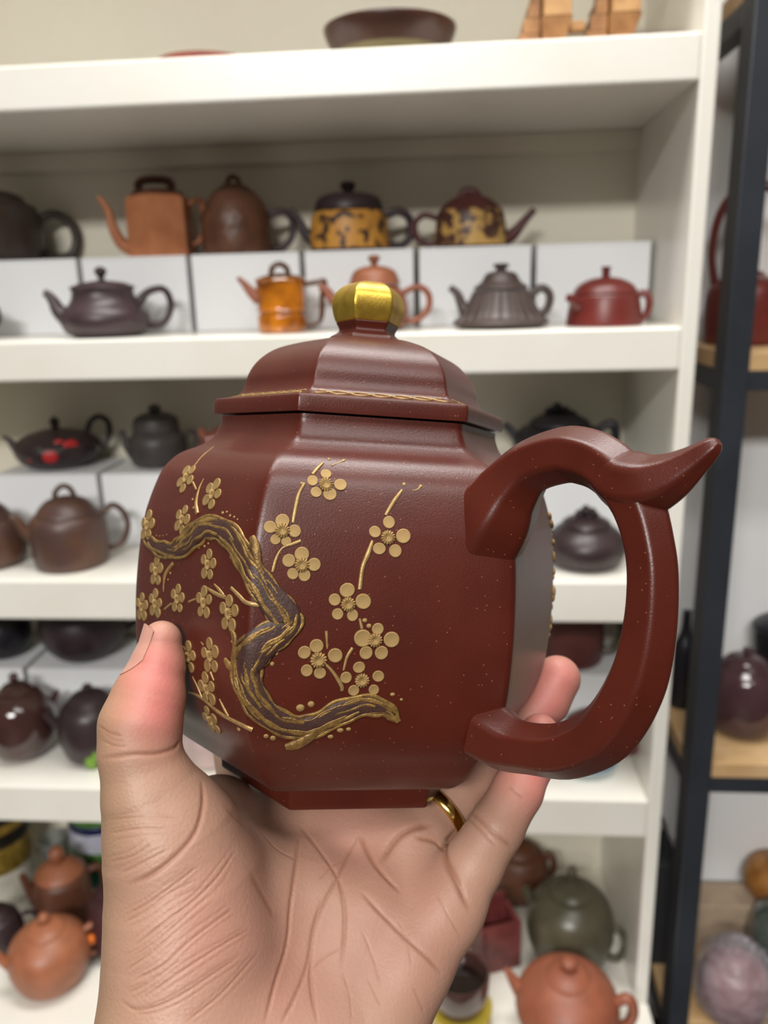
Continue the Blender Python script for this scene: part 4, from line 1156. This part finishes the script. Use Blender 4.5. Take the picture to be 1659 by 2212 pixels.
# (depth mm, half-width mm, points)
CREASE = [
 (0.9, 0.75, [(650, 1786), (689, 1835), (728, 1894), (742, 1949), (744, 2007), (738, 2086)]),
 (0.8, 0.7, [(775, 1800), (752, 1847), (730, 1894), (705, 1941), (679, 2011), (670, 2086), (673, 2144), (685, 2207)]),
 (1.2, 0.9, [(775, 1800), (795, 1843), (818, 1878), (862, 1925)]),
 (1.0, 0.8, [(783, 1929), (822, 1972), (869, 2019), (916, 2062), (952, 2101)]),
 (1.6, 1.3, [(826, 1858), (854, 1815), (885, 1792), (932, 1780)]),
 (1.2, 0.9, [(901, 1809), (940, 1819), (963, 1843)]),
 (1.8, 1.3, [(991, 1788), (963, 1827), (963, 1858), (987, 1905), (1014, 1964)]),
 (0.8, 0.9, [(1018, 1753), (1046, 1780), (1081, 1811), (1105, 1831)]), (0.6, 0.7, [(1012, 1766), (1040, 1796), (1072, 1826)]),
 (0.7, 0.8, [(1097, 1698), (1132, 1725)]),
 (0.4, 0.5, [(940, 1929), (963, 1968), (995, 2027)]), (0.4, 0.5, [(783, 2011), (807, 2074), (822, 2129)]), (0.35, 0.5, [(670, 2097), (709, 2062), (752, 2043)]),
 (0.35, 0.5, [(893, 2133), (916, 2188)]), (0.35, 0.5, [(795, 2117), (822, 2172)]),
 (0.9, 0.8, [(221, 1638), (289, 1630), (338, 1628), (376, 1617), (388, 1603)]), (0.4, 0.5, [(215, 1570), (240, 1585), (262, 1590)]), (0.35, 0.5, [(222, 1600), (250, 1612), (275, 1612)]),
 (1.1, 0.9, [(437, 1690), (439, 1733), (429, 1782), (408, 1819), (371, 1857), (326, 1890), (281, 1910)]),
 (0.4, 0.45, [(239, 1861), (289, 1848), (326, 1824)]), (0.4, 0.45, [(264, 1885), (314, 1860), (363, 1836)]), (0.35, 0.45, [(236, 1800), (300, 1790), (360, 1790)]), (0.3, 0.45, [(236, 1770), (310, 1765), (380, 1768)]),
 (0.5, 0.5, [(272, 1976), (326, 1947), (388, 1902), (425, 1873)]), (0.45, 0.45, [(268, 1993), (314, 1968), (363, 1931), (421, 1902)]),
 (0.55, 0.5, [(293, 2042), (355, 1993), (417, 1947), (470, 1894), (507, 1840)]), (0.4, 0.45, [(281, 2071), (347, 2026), (413, 1968), (454, 1931)]), (0.4, 0.45, [(272, 2096), (326, 2059), (384, 2009)]),
 (0.5, 0.5, [(285, 2120), (355, 2083), (408, 2034), (479, 1980), (500, 1965)]), (0.4, 0.45, [(277, 2145), (326, 2120), (388, 2075)]), (0.5, 0.5, [(314, 2153), (396, 2096), (479, 2042), (536, 2009)]),
 (0.5, 0.5, [(265, 2165), (301, 2182), (376, 2158), (454, 2108), (520, 2063)]), (0.5, 0.5, [(404, 2207), (479, 2145), (553, 2063)]),
 (1.0, 0.8, [(646, 1815), (635, 1898), (627, 1960), (619, 2042), (594, 2125), (573, 2207)]), (0.8, 0.7, [(697, 1943), (676, 2009), (664, 2083), (635, 2158), (610, 2207)]),
 (0.5, 0.6, [(672, 2096), (685, 2207)]), (0.5, 1.6, [(544, 1890), (594, 1980)]), (0.5, 0.8, [(487, 1745), (553, 1811)]), (0.5, 0.8, [(560, 1790), (600, 1835), (650, 1860)]),  # the wide one is a shallow valley whose soft shade is tinted in
 (0.35, 0.5, [(690, 1900), (720, 1870), (760, 1850)]), (0.3, 0.5, [(860, 1990), (880, 2040), (890, 2090)]), (0.3, 0.5, [(740, 2100), (755, 2150), (760, 2207)]),
]
crs = np.zeros(len(HV)); disp = np.zeros(len(HV))
HVf = HV.astype(np.float32)
rc_ = random.Random(4)
EXTRA = []
for dep, wid, pl in CREASE:
    if dep <= 0.55 and pl[0][0] < 560:
        for sgn in (-1, 1):
            ox, oy = sgn * rc_.uniform(5, 11), sgn * rc_.uniform(6, 13)
            k = rc_.uniform(0.25, 0.5)
            EXTRA.append((dep * k, wid, [(u + ox + rc_.uniform(-3, 3), v + oy + rc_.uniform(-3, 3)) for u, v in pl]))
CREASE = [(d, (w_ * 0.62 if d <= 0.6 else w_ * 0.72), pl) for d, w_, pl in CREASE + EXTRA]
CRV = [catmull(pl, 5) if len(pl) > 2 else catmull(pl, 8) for dep, wid, pl in CREASE]
MP_, OK_ = march_all([tuple(c) for C in CRV for c in C])
k0 = 0
for (dep, wid, pl), C in zip(CREASE, CRV):
    Pm = [MP_[i] for i in range(k0, k0 + len(C)) if OK_[i]]
    k0 += len(C)
    if len(Pm) < 2: continue
    W_ = wid / 1000
    A_ = np.array(Pm)
    bl, bh = A_.min(0) - 4 * W_, A_.max(0) + 4 * W_
    sel = np.where(((HV > bl) & (HV < bh)).all(1))[0]
    if not len(sel): continue
    best = np.full(len(sel), 1.0)
    tt = np.zeros(len(sel))
    Ps = HV[sel]
    L_ = len(Pm) - 1
    for i in range(L_):
        a, b = Pm[i], Pm[i + 1]
        if np.linalg.norm(b - a) > 0.02: continue
        ab = b - a
        t = np.clip(((Ps - a) @ ab) / (ab @ ab + 1e-15), 0, 1)
        d = np.linalg.norm(Ps - a - t[:, None] * ab, axis=1)
        m = d < best
        best[m] = d[m]; tt[m] = (i + t[m]) / L_
    fade = np.clip(np.minimum(tt, 1 - tt) * 6 + 0.25, 0, 1)
    g = np.exp(-(best / W_) ** 2) * fade
    disp[sel] = np.maximum(disp[sel], g * dep / 1000 * 0.34)
    crs[sel] = np.maximum(crs[sel], g * min(0.65, 0.14 + dep * 0.36))
NRM = np.zeros_like(HV)
fr = (disp > 1e-6)
NRM[fr] = grad(HV[fr])
HV = HV - NRM * disp[:, None]

def blob(pts, r):
    D = np.zeros(len(HV))
    for u, v, z in pts:
        D = np.maximum(D, np.exp(-(np.linalg.norm(HV - cp(u, v, z), axis=1) / r) ** 2))
    return D
flush = np.clip(blob([(345, 1470, .203), (350, 1520, .201), (335, 1440, .205)], 0.010) + blob([(1205, 1470, .264), (1190, 1520, .262), (1166, 1590, .242), (1150, 1680, .234)], 0.012) * 0.9
                + 0.22 * blob([(620, 2100, .2), (860, 2000, .215), (760, 1800, .23), (500, 2000, .19)], 0.022), 0, 1)
tan_ = np.clip(blob([(215, 1560, .205), (240, 1480, .208), (230, 1750, .205), (240, 1950, .205), (230, 2150, .2)], 0.017), 0, 1)

msk = bpy.data.meshes.new('hand')
hw_o = Vector(c2w(cp(600, 2300, 0.205)))
msk.from_pydata([tuple(v) for v in (c2w(HV) - np.array(hw_o))], [], quads.tolist())
msk.polygons.foreach_set('use_smooth', [True] * len(msk.polygons))
pad = np.clip(1.6 * blob([(350, 1400, .207), (350, 1470, .203), (350, 1530, .2), (335, 1580, .198)], 0.008), 0, 1)
for nm, arr in (('crease', crs), ('flush', flush), ('tan', tan_), ('pad', pad)):
    at_ = msk.attributes.new(nm, 'FLOAT', 'POINT')
    at_.data.foreach_set('value', arr.astype(np.float32))
hand = bpy.data.objects.new('hand', msk)
COL.objects.link(hand)
hand.location = hw_o
tag(hand, 'left hand with open palm raised from below, thumb and fingers gripping the red teapot', 'hand')

ms = bpy.data.materials.new('skin')
ms.use_nodes = True
N, L = ms.node_tree.nodes, ms.node_tree.links
b = N['Principled BSDF']
b.inputs['Roughness'].default_value = 0.48
b.inputs['Specular IOR Level'].default_value = 0.4
b.inputs['Subsurface Weight'].default_value = 0.2
b.inputs['Subsurface Radius'].default_value = (1.0, 0.35, 0.2)
b.inputs['Subsurface Scale'].default_value = 0.003
def attr(nm):
    a = N.new('ShaderNodeAttribute'); a.attribute_name = nm
    return a.outputs['Fac']
def mixc(fac, c1, c2):
    m = N.new('ShaderNodeMix'); m.data_type = 'RGBA'
    for i, c in ((6, c1), (7, c2)):
        if isinstance(c, tuple): m.inputs[i].default_value = lin(c) + (1,)
        else: L.new(c, m.inputs[i])
    if isinstance(fac, float): m.inputs[0].default_value = fac
    else: L.new(fac, m.inputs[0])
    return m.outputs[2]
tc = N.new('ShaderNodeTexCoord')
n1 = N.new('ShaderNodeTexNoise'); n1.inputs['Scale'].default_value = 90; n1.inputs['Detail'].default_value = 6
L.new(tc.outputs['Object'], n1.inputs['Vector'])
c = mixc(n1.outputs['Fac'], (168, 134, 114), (159, 122, 103))
c = mixc(attr('tan'), c, (152, 122, 95))
c = mixc(attr('flush'), c, (190, 114, 106))
c = mixc(attr('crease'), c, (134, 84, 60))
L.new(c, b.inputs['Base Color'])
n2 = N.new('ShaderNodeTexNoise'); n2.inputs['Scale'].default_value = 900; n2.inputs['Detail'].default_value = 3
L.new(tc.outputs['Object'], n2.inputs['Vector'])
vo = N.new('ShaderNodeTexVoronoi'); vo.inputs['Scale'].default_value = 1100
L.new(tc.outputs['Object'], vo.inputs['Vector'])
ad = N.new('ShaderNodeMath'); ad.operation = 'ADD'
L.new(n2.outputs['Fac'], ad.inputs[0]); L.new(vo.outputs['Distance'], ad.inputs[1])
bp = N.new('ShaderNodeBump'); bp.inputs['Strength'].default_value = 0.22; bp.inputs['Distance'].default_value = 0.00022
wv = N.new('ShaderNodeTexWave'); wv.bands_direction = 'DIAGONAL'; wv.inputs['Scale'].default_value = 1150
wv.inputs['Distortion'].default_value = 3.0; wv.inputs['Detail Scale'].default_value = 0.12
L.new(tc.outputs['Object'], wv.inputs['Vector'])
rm_ = N.new('ShaderNodeMath'); rm_.operation = 'MULTIPLY'
L.new(wv.outputs['Fac'], rm_.inputs[0]); L.new(attr('pad'), rm_.inputs[1])
a2 = N.new('ShaderNodeMath'); a2.operation = 'ADD'
L.new(ad.outputs[0], a2.inputs[0]); L.new(rm_.outputs[0], a2.inputs[1])
L.new(a2.outputs[0], bp.inputs['Height']); L.new(bp.outputs[0], b.inputs['Normal'])
msk.materials.append(ms)

# thumbnail: a thin curved plate lying on the outer side of the thumb tip
M_nail = mat('nail', (184, 138, 122), 0.2, var=(178, 130, 116), vscale=60, spec=0.5)
A_, B_ = cp(314, 1482, .2108), cp(351, 1356, .2135)
axis = (B_ - A_) / np.linalg.norm(B_ - A_)
d0 = np.array([-0.93, -0.08, -0.34]); d0 -= axis * (d0 @ axis); d0 /= np.linalg.norm(d0)
d1 = np.cross(axis, d0)
NAILW, NAILR = 1.05, 0.0046
V, ns_, nt_ = [], 15, 13
BS, DR = [], []
for i in range(ns_):
    s = i / (ns_ - 1)
    for j in range(nt_):
        t = (j / (nt_ - 1) - 0.5) * 2
        edge = 1 - 0.10 * t * t if s > 0.5 else 1.0
        BS.append(A_ + (B_ - A_) * (0.10 + 0.34 * t * t * (1 - s) + (0.90 * edge - 0.34 * t * t * (1 - s)) * s))
        ang = t * NAILW
        DR.append(d0 * math.cos(ang) + d1 * math.sin(ang))
BS, DR = np.array(BS), np.array(DR)
tp = np.full(len(BS), 0.03)
for _ in range(40):
    tp = np.maximum(tp - sdf(BS + DR * tp[:, None]) * 0.8, NAILR)
outer = [(BS[i] + DR[i] * tp[i], DR[i]) for i in range(len(BS))]
V = [c2w(p + dr * 0.00022) for p, dr in outer] + [c2w(p - dr * 0.0003) for p, dr in outer]
Fc = []
for i in range(ns_ - 1):
    for j in range(nt_ - 1):
        a = i * nt_ + j
        Fc.append((a, a + 1, a + nt_ + 1, a + nt_))
        bq = a + ns_ * nt_
        Fc.append((bq, bq + nt_, bq + nt_ + 1, bq + 1))
for j in range(nt_ - 1):
    for i0 in (0, ns_ - 1):
        a = i0 * nt_ + j; bq = a + ns_ * nt_
        Fc.append((a, bq, bq + 1, a + 1))
for i in range(ns_ - 1):
    for j0 in (0, nt_ - 1):
        a = i * nt_ + j0; bq = a + ns_ * nt_
        Fc.append((a, a + nt_, bq + nt_, bq))
nail = meshobj('thumb_nail', [np.array(v) - np.array(hw_o) for v in V], Fc, M_nail, hand, sharp=60)
nail['label'] = 'pale pink thumb nail'

# wedding band on the ring finger
M_ring = mat('ring_gold', (222, 186, 104), 0.18, 1.0, var=(208, 170, 88), vscale=40)
pa, pb = cp(925, 1785, .2405), cp(985, 1728, .2465)
rc = pa + (pb - pa) * 0.42
tdir = (pb - pa) / np.linalg.norm(pb - pa)
rm = c2w(rc)
zt = Vector((MC.T @ tdir)).normalized()
V, Fc = [], []
R_, prof = 0.00905, [(-0.0016, -0.0002), (-0.0019, 0.0004), (-0.0012, 0.0011), (0, 0.0013), (0.0012, 0.0011), (0.0019, 0.0004), (0.0016, -0.0002)]
for i in range(48):
    a = 2 * PI * i / 48
    for h, r in prof:
        V.append(((R_ + r) * math.cos(a), (R_ + r) * math.sin(a), h))
m = len(prof)
for i in range(48):
    i2 = (i + 1) % 48
    for k in range(m):
        k2 = (k + 1) % m
        Fc.append((i * m + k, i2 * m + k, i2 * m + k2, i * m + k2))
ringo = meshobj('finger_ring', V, Fc, M_ring)
ringo.matrix_world = Matrix.Translation(rm) @ zt.to_track_quat('Z', 'Y').to_matrix().to_4x4()
tag(ringo, 'plain gold band worn on the ring finger under the pot', 'ring')
